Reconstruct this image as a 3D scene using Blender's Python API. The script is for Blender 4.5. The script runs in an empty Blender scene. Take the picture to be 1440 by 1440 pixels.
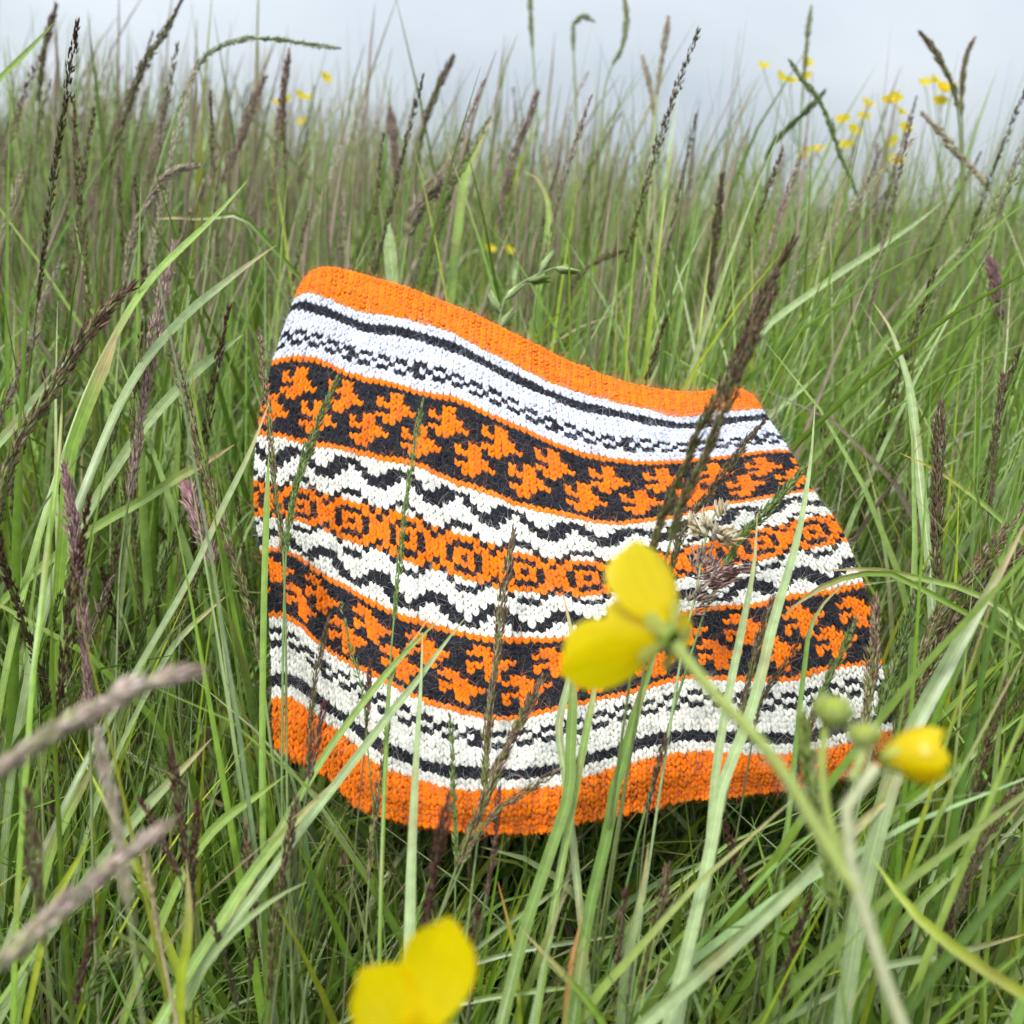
import bpy, math, random
import numpy as np
from mathutils import Vector, Matrix

random.seed(7)
rng = np.random.default_rng(11)
scene = bpy.context.scene
C = scene.collection
R = math.radians

# ------------------------------------------------------------------ camera
CAM_H = 0.405
PITCH = 16.8
TANH = math.tan(R(26.5))
cam_data = bpy.data.cameras.new('camera')
cam = bpy.data.objects.new('camera', cam_data)
C.objects.link(cam)
cam.location = (0, 0, CAM_H)
cam.rotation_euler = (R(90 - PITCH), 0, 0)
cam_data.sensor_width = 36
cam_data.lens = 18 / TANH
cam_data.clip_start = 0.01
cam_data.clip_end = 2000
cam_data.dof.use_dof = True
cam_data.dof.focus_distance = 0.415
cam_data.dof.aperture_fstop = 13.5
scene.camera = cam

# ------------------------------------------------------------------ sky (overcast)
SUN_EL, SUN_AZ = 58.0, 205.0
world = bpy.data.worlds.new('World')
scene.world = world
world.use_nodes = True
nt = world.node_tree
nt.nodes.clear()
w_out = nt.nodes.new('ShaderNodeOutputWorld')
w_bg = nt.nodes.new('ShaderNodeBackground')
w_sky = nt.nodes.new('ShaderNodeTexSky')
w_sky.sky_type = 'NISHITA'
w_sky.sun_disc = False
w_sky.sun_elevation = R(SUN_EL)
w_sky.sun_rotation = R(SUN_AZ)
w_sky.dust_density = 4.0
w_scale = nt.nodes.new('ShaderNodeVectorMath'); w_scale.operation = 'SCALE'
w_scale.inputs['Scale'].default_value = 0.10
w_co = nt.nodes.new('ShaderNodeTexCoord')
w_map = nt.nodes.new('ShaderNodeMapping')
w_map.inputs['Scale'].default_value = (1.0, 1.0, 2.4)
w_noise = nt.nodes.new('ShaderNodeTexNoise')
w_noise.inputs['Scale'].default_value = 2.2
w_noise.inputs['Detail'].default_value = 5
w_noise.inputs['Roughness'].default_value = 0.5
w_ramp = nt.nodes.new('ShaderNodeValToRGB')
w_ramp.color_ramp.elements[0].position = 0.36
w_ramp.color_ramp.elements[0].color = (0.51, 0.575, 0.645, 1)
w_ramp.color_ramp.elements[1].position = 0.64
w_ramp.color_ramp.elements[1].color = (0.67, 0.725, 0.775, 1)
w_mix = nt.nodes.new('ShaderNodeMixRGB')
w_mix.inputs['Fac'].default_value = 0.93
nt.links.new(w_sky.outputs['Color'], w_scale.inputs[0])
nt.links.new(w_co.outputs['Generated'], w_map.inputs['Vector'])
nt.links.new(w_map.outputs['Vector'], w_noise.inputs['Vector'])
nt.links.new(w_noise.outputs['Fac'], w_ramp.inputs['Fac'])
nt.links.new(w_scale.outputs['Vector'], w_mix.inputs['Color1'])
nt.links.new(w_ramp.outputs['Color'], w_mix.inputs['Color2'])
# an overcast sky is brighter overhead than at the horizon
w_sep = nt.nodes.new('ShaderNodeSeparateXYZ')
w_el = nt.nodes.new('ShaderNodeMapRange')
w_el.inputs['From Min'].default_value = 0.0; w_el.inputs['From Max'].default_value = 1.0
w_el.inputs['To Min'].default_value = 0.54; w_el.inputs['To Max'].default_value = 1.5
nt.links.new(w_co.outputs['Generated'], w_sep.inputs['Vector'])
nt.links.new(w_sep.outputs['Z'], w_el.inputs['Value'])
nt.links.new(w_el.outputs['Result'], w_bg.inputs['Strength'])
nt.links.new(w_mix.outputs['Color'], w_bg.inputs['Color'])
nt.links.new(w_bg.outputs['Background'], w_out.inputs['Surface'])

# ------------------------------------------------------------------ sun behind thin cloud
sun_data = bpy.data.lights.new('sun', 'SUN')
sun_data.energy = 1.5
sun_data.angle = R(14)
sun_data.color = (1.0, 0.965, 0.91)
sun = bpy.data.objects.new('sun', sun_data)
C.objects.link(sun)
sdir = Vector((math.sin(R(SUN_AZ)) * math.cos(R(SUN_EL)), math.cos(R(SUN_AZ)) * math.cos(R(SUN_EL)), math.sin(R(SUN_EL))))
sun.rotation_euler = (-sdir).to_track_quat('-Z', 'Y').to_euler()
sun.location = (0, 0, 5)

scene.view_settings.view_transform = 'Standard'
scene.view_settings.look = 'None'
scene.view_settings.gamma = 1
scene.view_settings.exposure = 0.95
scene.view_settings.use_curve_mapping = False
scene.cycles.use_denoising = True
scene.cycles.max_bounces = 4
scene.cycles.diffuse_bounces = 2
scene.cycles.glossy_bounces = 2
scene.cycles.transmission_bounces = 2
scene.cycles.use_adaptive_sampling = True
scene.cycles.adaptive_threshold = 0.025
scene.cycles.caustics_reflective = False
scene.cycles.caustics_refractive = False
scene.cycles.transparent_max_bounces = 4

# ------------------------------------------------------------------ projection helpers
FWD = np.array([0, math.cos(R(PITCH)), -math.sin(R(PITCH))])
UPV = np.array([0, math.sin(R(PITCH)), math.cos(R(PITCH))])
RGT = np.array([1.0, 0, 0])
CAMP = np.array([0, 0, CAM_H])


def unproj(px, py, d):
    px, py, d = np.asarray(px, float), np.asarray(py, float), np.asarray(d, float)
    xn = (px - 720) / 720 * TANH
    yn = (720 - py) / 720 * TANH
    return CAMP + d[..., None] * (FWD + xn[..., None] * RGT + yn[..., None] * UPV)


def proj(P):
    q = P - CAMP
    d = q @ FWD
    dd = np.where(np.abs(d) < 1e-6, 1e-6, d)
    return 720 + (q @ RGT) / dd / TANH * 720, 720 - (q @ UPV) / dd / TANH * 720, d


def sstep(a, b, x):
    t = np.clip((x - a) / (b - a), 0, 1)
    return t * t * (3 - 2 * t)


def ground_z(x, y):
    x, y = np.asarray(x, float), np.asarray(y, float)
    z = 0.085 * np.exp(-((x - 0.03) / 0.30) ** 2 - ((y - 0.46) / 0.20) ** 2)
    z = z + np.clip(-0.088 * x - 0.020 * np.maximum(x, 0), -2.2, 2.2) * sstep(0.5, 2.0, y)
    z = z - 0.055 * np.minimum(np.maximum(y - 2.3, 0), 60.0)      # the bank falls away behind its brow
    z = z + 0.02 * np.sin(x * 3.1 + 1) * np.sin(y * 2.3) * sstep(0.8, 2, y)
    return z


def norm(v):
    return v / np.maximum(np.linalg.norm(v, axis=-1, keepdims=True), 1e-9)


def spline(P, n):
    """Catmull-Rom through the rows of P, resampled to n points of even arc length."""
    P = np.asarray(P, float)
    if len(P) == 2:
        t = np.linspace(0, 1, n)[:, None]
        return P[0] * (1 - t) + P[1] * t
    E = np.vstack([2 * P[0] - P[1], P, 2 * P[-1] - P[-2]])
    out = []
    for i in range(1, len(E) - 2):
        t = np.linspace(0, 1, 24, endpoint=False)[:, None]
        a, b, c, d = E[i - 1], E[i], E[i + 1], E[i + 2]
        out.append(0.5 * (2 * b + (c - a) * t + (2 * a - 5 * b + 4 * c - d) * t ** 2 + (3 * b - a - 3 * c + d) * t ** 3))
    out = np.vstack(out + [P[-1:]])
    L = np.concatenate([[0], np.cumsum(np.linalg.norm(np.diff(out, axis=0), axis=1))])
    s = np.linspace(0, L[-1], n)
    return np.stack([np.interp(s, L, out[:, k]) for k in range(out.shape[1])], 1)


# ------------------------------------------------------------------ mesh helpers
def make_mesh(name, V, F, col=None, smooth=True):
    V = np.ascontiguousarray(V, np.float32); F = np.ascontiguousarray(F, np.int32)
    k = F.shape[1]
    me = bpy.data.meshes.new(name)
    me.vertices.add(len(V)); me.vertices.foreach_set('co', V.ravel())
    me.loops.add(F.size); me.loops.foreach_set('vertex_index', F.ravel())
    me.polygons.add(len(F)); me.polygons.foreach_set('loop_start', np.arange(0, F.size, k, dtype=np.int32))
    me.polygons.foreach_set('use_smooth', np.full(len(F), smooth))
    if col is not None:
        a = me.attributes.new('Col', 'FLOAT_COLOR', 'POINT')
        c4 = np.ones((len(V), 4), np.float32); c4[:, :3] = col
        a.data.foreach_set('color', c4.ravel())
    me.update(calc_edges=True)
    me.validate()
    return me


class Acc:
    """collects quads with a colour per vertex"""
    def __init__(self): self.V, self.F, self.K, self.n = [], [], [], 0

    def add(self, V, F, K):
        V = np.asarray(V, float).reshape(-1, 3)
        K = np.broadcast_to(np.asarray(K, float), (len(V), 3))
        self.V.append(V); self.F.append(np.asarray(F) + self.n); self.K.append(K); self.n += len(V)

    def obj(self, name, mat, parent=None, smooth=True):
        me = make_mesh(name, np.vstack(self.V), np.vstack(self.F), np.vstack(self.K), smooth)
        me.materials.append(mat)
        o = bpy.data.objects.new(name, me); C.objects.link(o)
        if parent is not None: o.parent = parent
        return o


def tag(o, label=None, cat=None, group=None, kind=None):
    if label: o['label'] = label
    if cat: o['category'] = cat
    if group: o['group'] = group
    if kind: o['kind'] = kind
    return o


def empty(name, loc, label, cat, group=None):
    o = bpy.data.objects.new(name, None); C.objects.link(o)
    o.location = Vector(loc); o.empty_display_size = 0.02
    return tag(o, label, cat, group)


def keep(o, parent):
    """parent a mesh built in world coordinates to an Empty standing at the thing's base"""
    o.parent = parent
    o.matrix_parent_inverse = Matrix.Translation(-Vector(parent.location))
    return o


def frames(P):
    """tangent and two normals along polylines (...,n,3)"""
    T = norm(np.gradient(P, axis=-2))
    ref = np.zeros_like(T); ref[..., 0] = 0.35; ref[..., 1] = 0.93
    A = norm(np.cross(T, ref)); B = np.cross(T, A)
    return T, A, B


def tube(acc, P, rad, col, sides=6):
    P = np.asarray(P, float); n = len(P)
    T, A, B = frames(P)
    rad = np.broadcast_to(np.asarray(rad, float), (n,))
    th = np.arange(sides) / sides * 2 * math.pi
    ring = P[:, None] + rad[:, None, None] * (np.cos(th)[None, :, None] * A[:, None] + np.sin(th)[None, :, None] * B[:, None])
    i = np.arange(n - 1)[:, None] * sides; j = np.arange(sides)[None]; j2 = (j + 1) % sides
    F = np.stack([i + j, i + j2, i + sides + j2, i + sides + j], -1).reshape(-1, 4)
    col = np.asarray(col, float)
    K = np.repeat(col, sides, 0) if col.ndim == 2 else col
    acc.add(ring, F, K)


def ribbon(acc, P, width, side, col, fold=0.25, colmid=None):
    """blades (N,S,3) as V-folded strips; width (N,S), side (N,S,3), col (N,S,3)"""
    N, S, _ = P.shape
    T = norm(np.gradient(P, axis=1))
    side = norm(side - (side * T).sum(-1, keepdims=True) * T)
    nn = np.cross(T, side)
    L = P - side * width[..., None] * 0.5
    Rr = P + side * width[..., None] * 0.5
    M = P - nn * (width * fold)[..., None]
    V = np.stack([L, M, Rr], 2).reshape(-1, 3)
    b = (np.arange(N)[:, None] * S + np.arange(S - 1)[None])[..., None] * 3
    q1 = np.concatenate([b, b + 1, b + 4, b + 3], -1).reshape(-1, 4)
    q2 = np.concatenate([b + 1, b + 2, b + 5, b + 4], -1).reshape(-1, 4)
    cm = col * 1.12 if colmid is None else colmid
    K = np.stack([col, cm, col], 2).reshape(-1, 3)
    acc.add(V, np.vstack([q1, q2]), K)


def strip(acc, P, width, side, col):
    N, S, _ = P.shape
    V = np.stack([P - side * width[..., None] * 0.5, P + side * width[..., None] * 0.5], 2).reshape(-1, 3)
    q = (np.arange(N)[:, None] * S + np.arange(S - 1)[None])[..., None] * 2
    acc.add(V, np.concatenate([q, q + 1, q + 3, q + 2], -1).reshape(-1, 4), np.repeat(col.reshape(-1, 3), 2, 0))


def spikelets(acc, base, direc, length, width, col):
    """small pointed grains: 4-sided bipyramids with a waist, as quads; base (N,3)"""
    N = len(base)
    direc = norm(direc)
    ref = norm(rng.normal(size=(N, 3)))
    A = norm(np.cross(direc, ref)); B = np.cross(direc, A)
    length = np.broadcast_to(length, (N,)); width = np.broadcast_to(width, (N,))
    rings = []
    for t, r in ((0.0, 0.25), (0.35, 1.0), (1.0, 0.06)):
        c = base + direc * (length * t)[:, None]
        for k in range(3):
            a = k * 2 * math.pi / 3
            rings.append(c + (A * math.cos(a) + B * math.sin(a)) * (width * 0.5 * r)[:, None])
    V = np.stack(rings, 1).reshape(-1, 3)
    b = np.arange(N)[:, None] * 9
    F = []
    for s in (0, 3):
        for k in range(3):
            k2 = (k + 1) % 3
            F.append(np.concatenate([b + s + k, b + s + k2, b + s + 3 + k2, b + s + 3 + k], 1))
    K = np.repeat(col[:, None], 9, 1)
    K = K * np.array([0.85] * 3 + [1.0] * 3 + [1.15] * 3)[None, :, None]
    acc.add(V, np.vstack(F), K.reshape(-1, 3))


# ------------------------------------------------------------------ materials
def mat_base(name):
    m = bpy.data.materials.new(name); m.use_nodes = True
    n = m.node_tree; n.nodes.clear()
    out = n.nodes.new('ShaderNodeOutputMaterial')
    bs = n.nodes.new('ShaderNodeBsdfPrincipled')
    return m, n, out, bs


def col_mat(name, rough=0.55, spec=0.3, transl=0.0, noise=0.0, nscale=900, rand=0.0, sheen=0.0, stripes=0.0):
    m, n, out, bs = mat_base(name)
    at = n.nodes.new('ShaderNodeAttribute'); at.attribute_name = 'Col'
    col = at.outputs['Color']
    if noise or rand:
        hsv = n.nodes.new('ShaderNodeHueSaturation')
        n.links.new(col, hsv.inputs['Color'])
        add = None
        if noise:
            geo = n.nodes.new('ShaderNodeNewGeometry')
            tx = n.nodes.new('ShaderNodeTexNoise'); tx.inputs['Scale'].default_value = nscale
            tx.inputs['Detail'].default_value = 2
            n.links.new(geo.outputs['Position'], tx.inputs['Vector'])
            mr = n.nodes.new('ShaderNodeMapRange')
            mr.inputs['From Min'].default_value = 0.3; mr.inputs['From Max'].default_value = 0.7
            mr.inputs['To Min'].default_value = 1 - noise; mr.inputs['To Max'].default_value = 1 + noise
            n.links.new(tx.outputs['Fac'], mr.inputs['Value'])
            add = mr.outputs['Result']
        if rand:
            oi = n.nodes.new('ShaderNodeObjectInfo')
            mr2 = n.nodes.new('ShaderNodeMapRange')
            mr2.inputs['To Min'].default_value = 1 - rand; mr2.inputs['To Max'].default_value = 1 + rand
            n.links.new(oi.outputs['Random'], mr2.inputs['Value'])
            if add is not None:
                mu = n.nodes.new('ShaderNodeMath'); mu.operation = 'MULTIPLY'
                n.links.new(add, mu.inputs[0]); n.links.new(mr2.outputs['Result'], mu.inputs[1]); add = mu.outputs[0]
            else:
                add = mr2.outputs['Result']
        n.links.new(add, hsv.inputs['Value'])
        col = hsv.outputs['Color']
    n.links.new(col, bs.inputs['Base Color'])
    bs.inputs['Roughness'].default_value = rough
    bs.inputs['Specular IOR Level'].default_value = spec
    if sheen:
        bs.inputs['Sheen Weight'].default_value = sheen
        bs.inputs['Sheen Roughness'].default_value = 0.6
    if transl:
        tr = n.nodes.new('ShaderNodeBsdfTranslucent'); n.links.new(col, tr.inputs['Color'])
        mx = n.nodes.new('ShaderNodeMixShader'); mx.inputs['Fac'].default_value = transl
        n.links.new(bs.outputs['BSDF'], mx.inputs[1]); n.links.new(tr.outputs['BSDF'], mx.inputs[2])
        n.links.new(mx.outputs['Shader'], out.inputs['Surface'])
    else:
        n.links.new(bs.outputs['BSDF'], out.inputs['Surface'])
    return m


M_GRASS = col_mat('grass_leaf', 0.34, 0.50, 0.26, 0.14, 260)
M_STEM = col_mat('grass_stem', 0.5, 0.3, 0.12, 0.15, 500, 0.15)
M_SEED = col_mat('seed_husk', 0.6, 0.25, 0.33, 0.25, 900, 0.15)
M_WOOL = col_mat('wool_yarn', 1.0, 0.02, 0.0, 0.13, 2200, 0.0, 0.04)
M_FUZZ = col_mat('wool_fibre', 0.9, 0.1, 0.35)
M_PETAL = col_mat('petal', 0.32, 0.5, 0.58, 0.05, 200)
M_HERB = col_mat('flower_stem', 0.6, 0.2, 0.2, 0.12, 600)

# soil and thatch
m, n, out, bs = mat_base('meadow_soil')
geo = n.nodes.new('ShaderNodeNewGeometry')
t1 = n.nodes.new('ShaderNodeTexNoise'); t1.inputs['Scale'].default_value = 9; t1.inputs['Detail'].default_value = 8
rp = n.nodes.new('ShaderNodeValToRGB')
rp.color_ramp.elements[0].color = (0.020, 0.022, 0.010, 1); rp.color_ramp.elements[0].position = 0.35
rp.color_ramp.elements[1].color = (0.055, 0.065, 0.024, 1); rp.color_ramp.elements[1].position = 0.68
n.links.new(geo.outputs['Position'], t1.inputs['Vector']); n.links.new(t1.outputs['Fac'], rp.inputs['Fac'])
n.links.new(rp.outputs['Color'], bs.inputs['Base Color']); bs.inputs['Roughness'].default_value = 0.95
t2 = n.nodes.new('ShaderNodeTexNoise'); t2.inputs['Scale'].default_value = 60; t2.inputs['Detail'].default_value = 6
bp = n.nodes.new('ShaderNodeBump'); bp.inputs['Distance'].default_value = 0.02
n.links.new(geo.outputs['Position'], t2.inputs['Vector']); n.links.new(t2.outputs['Fac'], bp.inputs['Height'])
n.links.new(bp.outputs['Normal'], bs.inputs['Normal']); n.links.new(bs.outputs['BSDF'], out.inputs['Surface'])
M_SOIL = m

# ------------------------------------------------------------------ ground sheet to the horizon
gx = np.concatenate([-np.geomspace(600, 0.9, 34), np.linspace(-0.8, 0.8, 41), np.geomspace(0.9, 600, 34)])
gy = np.concatenate([-np.geomspace(300, 0.5, 16), np.linspace(-0.4, 1.4, 46), np.geomspace(1.5, 900, 46)])
GX, GY = np.meshgrid(gx, gy)
GV = np.stack([GX, GY, ground_z(GX, GY)], -1).reshape(-1, 3)
nx_, ny_ = len(gx), len(gy)
ii = (np.arange(ny_ - 1)[:, None] * nx_ + np.arange(nx_ - 1)[None]).ravel()
me = make_mesh('ground', GV, np.stack([ii, ii + 1, ii + nx_ + 1, ii + nx_], 1))
me.materials.append(M_SOIL)
ground = bpy.data.objects.new('ground', me); C.objects.link(ground)
tag(ground, 'dark mossy soil under the meadow grass', kind='structure')

# ================================================================== the knitted cowl
NC, NF = 168, 84          # stitches round, stitches on the front
RMAX = 48
CTRL = {
    48: [(427, 396), (440, 381), (460, 376), (500, 384), (560, 401), (600, 415), (650, 435), (700, 458), (750, 484), (800, 508), (850, 529), (900, 543), (950, 551), (1000, 550), (1040, 547), (1064, 562)],
    40: [(415, 420), (430, 412), (460, 420), (490, 432), (520, 442), (565, 448), (627, 466), (700, 502), (760, 532), (820, 555), (890, 572), (945, 586), (985, 584), (1025, 579), (1073, 575)],
    26: [(381, 516), (400, 508), (440, 510), (515, 537), (590, 555), (640, 567), (700, 592), (790, 632), (865, 652), (945, 653), (990, 649), (1050, 642), (1113, 636)],
    12: [(360, 612), (400, 617), (440, 627), (515, 642), (590, 660), (640, 680), (700, 702), (740, 715), (840, 737), (920, 734), (1025, 712), (1100, 697), (1146, 692)],
    0: [(356, 704), (370, 707), (430, 716), (507, 740), (592, 767), (665, 792), (740, 810), (805, 818), (900, 808), (1050, 772), (1150, 749), (1183, 742)],
    -12: [(366, 778), (390, 776), (420, 786), (465, 817), (515, 847), (577, 875), (650, 896), (725, 905), (800, 902), (850, 892), (920, 875), (995, 860), (1045, 857), (1107, 846), (1170, 834), (1217, 825)],
    -26: [(377, 868), (395, 866), (420, 877), (452, 910), (510, 942), (565, 972), (625, 997), (700, 1014), (775, 1002), (850, 984), (925, 965), (970, 955), (1020, 957), (1107, 958), (1145, 947), (1220, 935), (1240, 930)],
    -40: [(382, 992), (400, 989), (422, 995), (460, 1022), (490, 1046), (533, 1082), (594, 1107), (655, 1117), (701, 1119), (747, 1116), (792, 1110), (860, 1088), (920, 1071), (995, 1065), (1107, 1067), (1190, 1050), (1256, 1030)],
    -48: [(384, 1048), (410, 1064), (440, 1080), (466, 1097), (502, 1131), (563, 1156), (624, 1166), (685, 1171), (747, 1171), (808, 1160), (860, 1148), (920, 1135), (995, 1122), (1095, 1112), (1195, 1090), (1246, 1072)],
}
SUB = 4
sN = NF * SUB
sv = np.linspace(0, 1, sN + 1)
smap = sv - 0.10 * np.sin(2 * math.pi * sv) / (2 * math.pi)
keys = sorted(CTRL)
rows_px = []
for k in keys:
    q = spline(CTRL[k], 400)
    t = np.linspace(0, 1, 400)
    rows_px.append(np.stack([np.interp(smap, t, q[:, 0]), np.interp(smap, t, q[:, 1])], 1))
rows_px = np.array(rows_px)                                   # (9, s, 2)
RSUB = 3
rv = np.linspace(-RMAX, RMAX, 2 * RMAX * RSUB + 1)
kk = np.array(keys, float)
tan = np.gradient(rows_px, kk, axis=0)
idx = np.clip(np.searchsorted(kk, rv, 'right') - 1, 0, len(kk) - 2)
h = (kk[idx + 1] - kk[idx])
t = ((rv - kk[idx]) / h)[:, None, None]
hh = h[:, None, None]
front_px = ((2 * t ** 3 - 3 * t ** 2 + 1) * rows_px[idx] + (t ** 3 - 2 * t ** 2 + t) * hh * tan[idx]
            + (-2 * t ** 3 + 3 * t ** 2) * rows_px[idx + 1] + (t ** 3 - t ** 2) * hh * tan[idx + 1])
for _ in range(14):      # ease the joints between the measured rows
    front_px[1:-1] = 0.25 * front_px[:-2] + 0.5 * front_px[1:-1] + 0.25 * front_px[2:]
PXX, PYY = front_px[..., 0], front_px[..., 1]
SS = np.broadcast_to(sv[None], PXX.shape); RR = np.broadcast_to(rv[:, None] / RMAX, PXX.shape)
inv = 1.96 + (PYY - 440) * 0.00100
wedge = np.abs(2 * SS - 1) ** 5
bulge = (-0.020 * np.exp(-((SS - 0.40) / 0.20) ** 2) * (0.5 - 0.5 * RR)
         + 0.012 * np.exp(-((SS - 0.66) / 0.09) ** 2) * np.clip(-RR, 0, 1)
         + 0.012 * np.exp(-((SS - 0.09) / 0.05) ** 2) * np.clip(-RR + 0.1, 0, 1)
         - 0.010 * np.exp(-((SS - 0.15) / 0.10) ** 2) * np.clip(RR, 0, 1)
         + 0.010 * np.exp(-((SS - 0.70) / 0.14) ** 2) * np.clip(RR, 0, 1))
ripple = 0.0016 * np.sin(SS * 23 + RR * 5) * np.sin(RR * 9 + SS * 6) + 0.0010 * np.sin(SS * 51 + RR * 11 + 1)
roll = 0.007 * sstep(0.86, 1.0, np.abs(RR))                    # the rims tuck in slightly
d_front = 1 / inv + bulge + 0.036 * wedge + ripple + roll
d_back = 1 / inv + 0.036 * wedge + (1 - wedge) * (0.042 + 0.012 * np.sin(SS * 9) * np.cos(RR * 3))
Sf = unproj(PXX, PYY, d_front)
Sb = unproj(PXX, PYY + 2, d_back)
GRID = np.concatenate([Sf[:, :-1], Sb[:, :0:-1]], 1)           # (rows, NC*SUB, 3)
for _ in range(10):
    GRID = 0.25 * np.roll(GRID, 1, 1) + 0.5 * GRID + 0.25 * np.roll(GRID, -1, 1)
# extend one stitch beyond the edges for the last legs
GRID = np.concatenate([GRID[:1] * 2 - GRID[1:RSUB + 1][::-1], GRID, GRID[-1:] * 2 - GRID[-RSUB - 1:-1][::-1]], 0)
NR, NCG = GRID.shape[:2]
DU = (np.roll(GRID, -1, 1) - np.roll(GRID, 1, 1)) * SUB / 2
DV = np.gradient(GRID, axis=0) * RSUB
NRM = norm(np.cross(DU, DV))
if (NRM[NR // 2, NCG // 4] @ FWD) > 0: NRM = -NRM


def gsample(A, c, r):
    fc = (np.asarray(c) * SUB) % NCG
    fr = np.clip((np.asarray(r) + RMAX + 1) * RSUB, 0, NR - 1.001)
    i0 = np.floor(fc).astype(int); j0 = np.floor(fr).astype(int)
    a = (fc - i0)[..., None]; b = (fr - j0)[..., None]
    i0 %= NCG; i1 = (i0 + 1) % NCG; j1 = np.minimum(j0 + 1, NR - 1)
    return (A[j0, i0] * (1 - a) + A[j0, i1] * a) * (1 - b) + (A[j1, i0] * (1 - a) + A[j1, i1] * a) * b


def knit(c, r, nrm):
    """point on the cowl: stitch column c, row r, nrm metres outwards"""
    N = norm(gsample(NRM, c, r))
    return gsample(GRID, c, r) + N * np.asarray(nrm)[..., None]


# depth map of the front, used to keep loose grass from growing through the wool
DM = np.zeros((361, 361))
px_, py_, dd_ = proj(Sf.reshape(-1, 3))
DM[np.clip((py_ / 4).astype(int), 0, 360), np.clip((px_ / 4).astype(int), 0, 360)] = dd_
for _ in range(3):
    st = np.stack([DM, np.roll(DM, 1, 0), np.roll(DM, -1, 0), np.roll(DM, 1, 1), np.roll(DM, -1, 1)])
    DM = np.where(DM > 0, DM, st.max(0))


def cowl_depth(px, py):
    ok = (px > 0) & (px < 1440) & (py > 0) & (py < 1440)
    return np.where(ok, DM[np.clip((py / 4).astype(int), 0, 360), np.clip((px / 4).astype(int), 0, 360)], 0)


# ---- colour chart
ORANGE, BLACK, WHITE, LILAC = range(4)
YARN = np.array([[0.86, 0.195, 0.006], [0.017, 0.017, 0.023], [0.76, 0.745, 0.67], [0.65, 0.675, 0.775]])
LEAF = ["  XX  ", "X XX  ", "XXXXX ", "  XXXX", "XXXX  ", " XX   "]
ZIG = {2: (10,), 3: (9, 10), 4: (8, 9), 5: (7, 8), 6: (7, 8), 7: (7, 8, 9), 0: (8, 9, 10), 1: (9, 10)}
SQUARE = ["OKKKO", "KOOOK", "KOKOK", "KOOOK", "OKKKO"]


def yarn_at(c, r):
    a = abs(r)
    white = LILAC if r > 26 else WHITE
    q = (c + 3) % 8
    if a >= 40: return ORANGE
    if a in (38, 39): return white
    if a in (36, 37): return BLACK
    if 32 <= a <= 35: return white
    if a in (29, 31): return white if c % 3 == 2 else BLACK
    if a == 30: return BLACK if c % 3 == 2 or (c * 7 + r) % 11 == 0 else white
    if a in (27, 28): return white
    if a in (26, 12): return ORANGE
    if 13 <= a <= 25:
        for off, top in ((0, 24), (4, 19)):
            lr = top - a; lc = (c - 27 - off) % 8
            if 0 <= lr < 6 and lc < 6 and LEAF[lr][lc] == 'X': return ORANGE
        return BLACK
    if a == 11: return white
    if 7 <= a <= 10: return BLACK if a in ZIG[q] else white
    if a == 6: return white
    if a == 5: return BLACK if q in (1, 2, 3) else white
    if a == 4: return BLACK if q in (0, 4) else white
    if a == 3: return BLACK if q in (5, 7) else ORANGE
    if q < 5: return BLACK if SQUARE[r + 2][q] == 'K' else ORANGE
    return BLACK if (a == 2 and q == 6) else ORANGE


CHART = np.array([[yarn_at(c, r) for c in range(NC)] for r in range(-RMAX, RMAX)])


def is_rib(r): return (r >= 40) | (r <= -40)


LEG_T = np.linspace(0, 1, 5)


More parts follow.
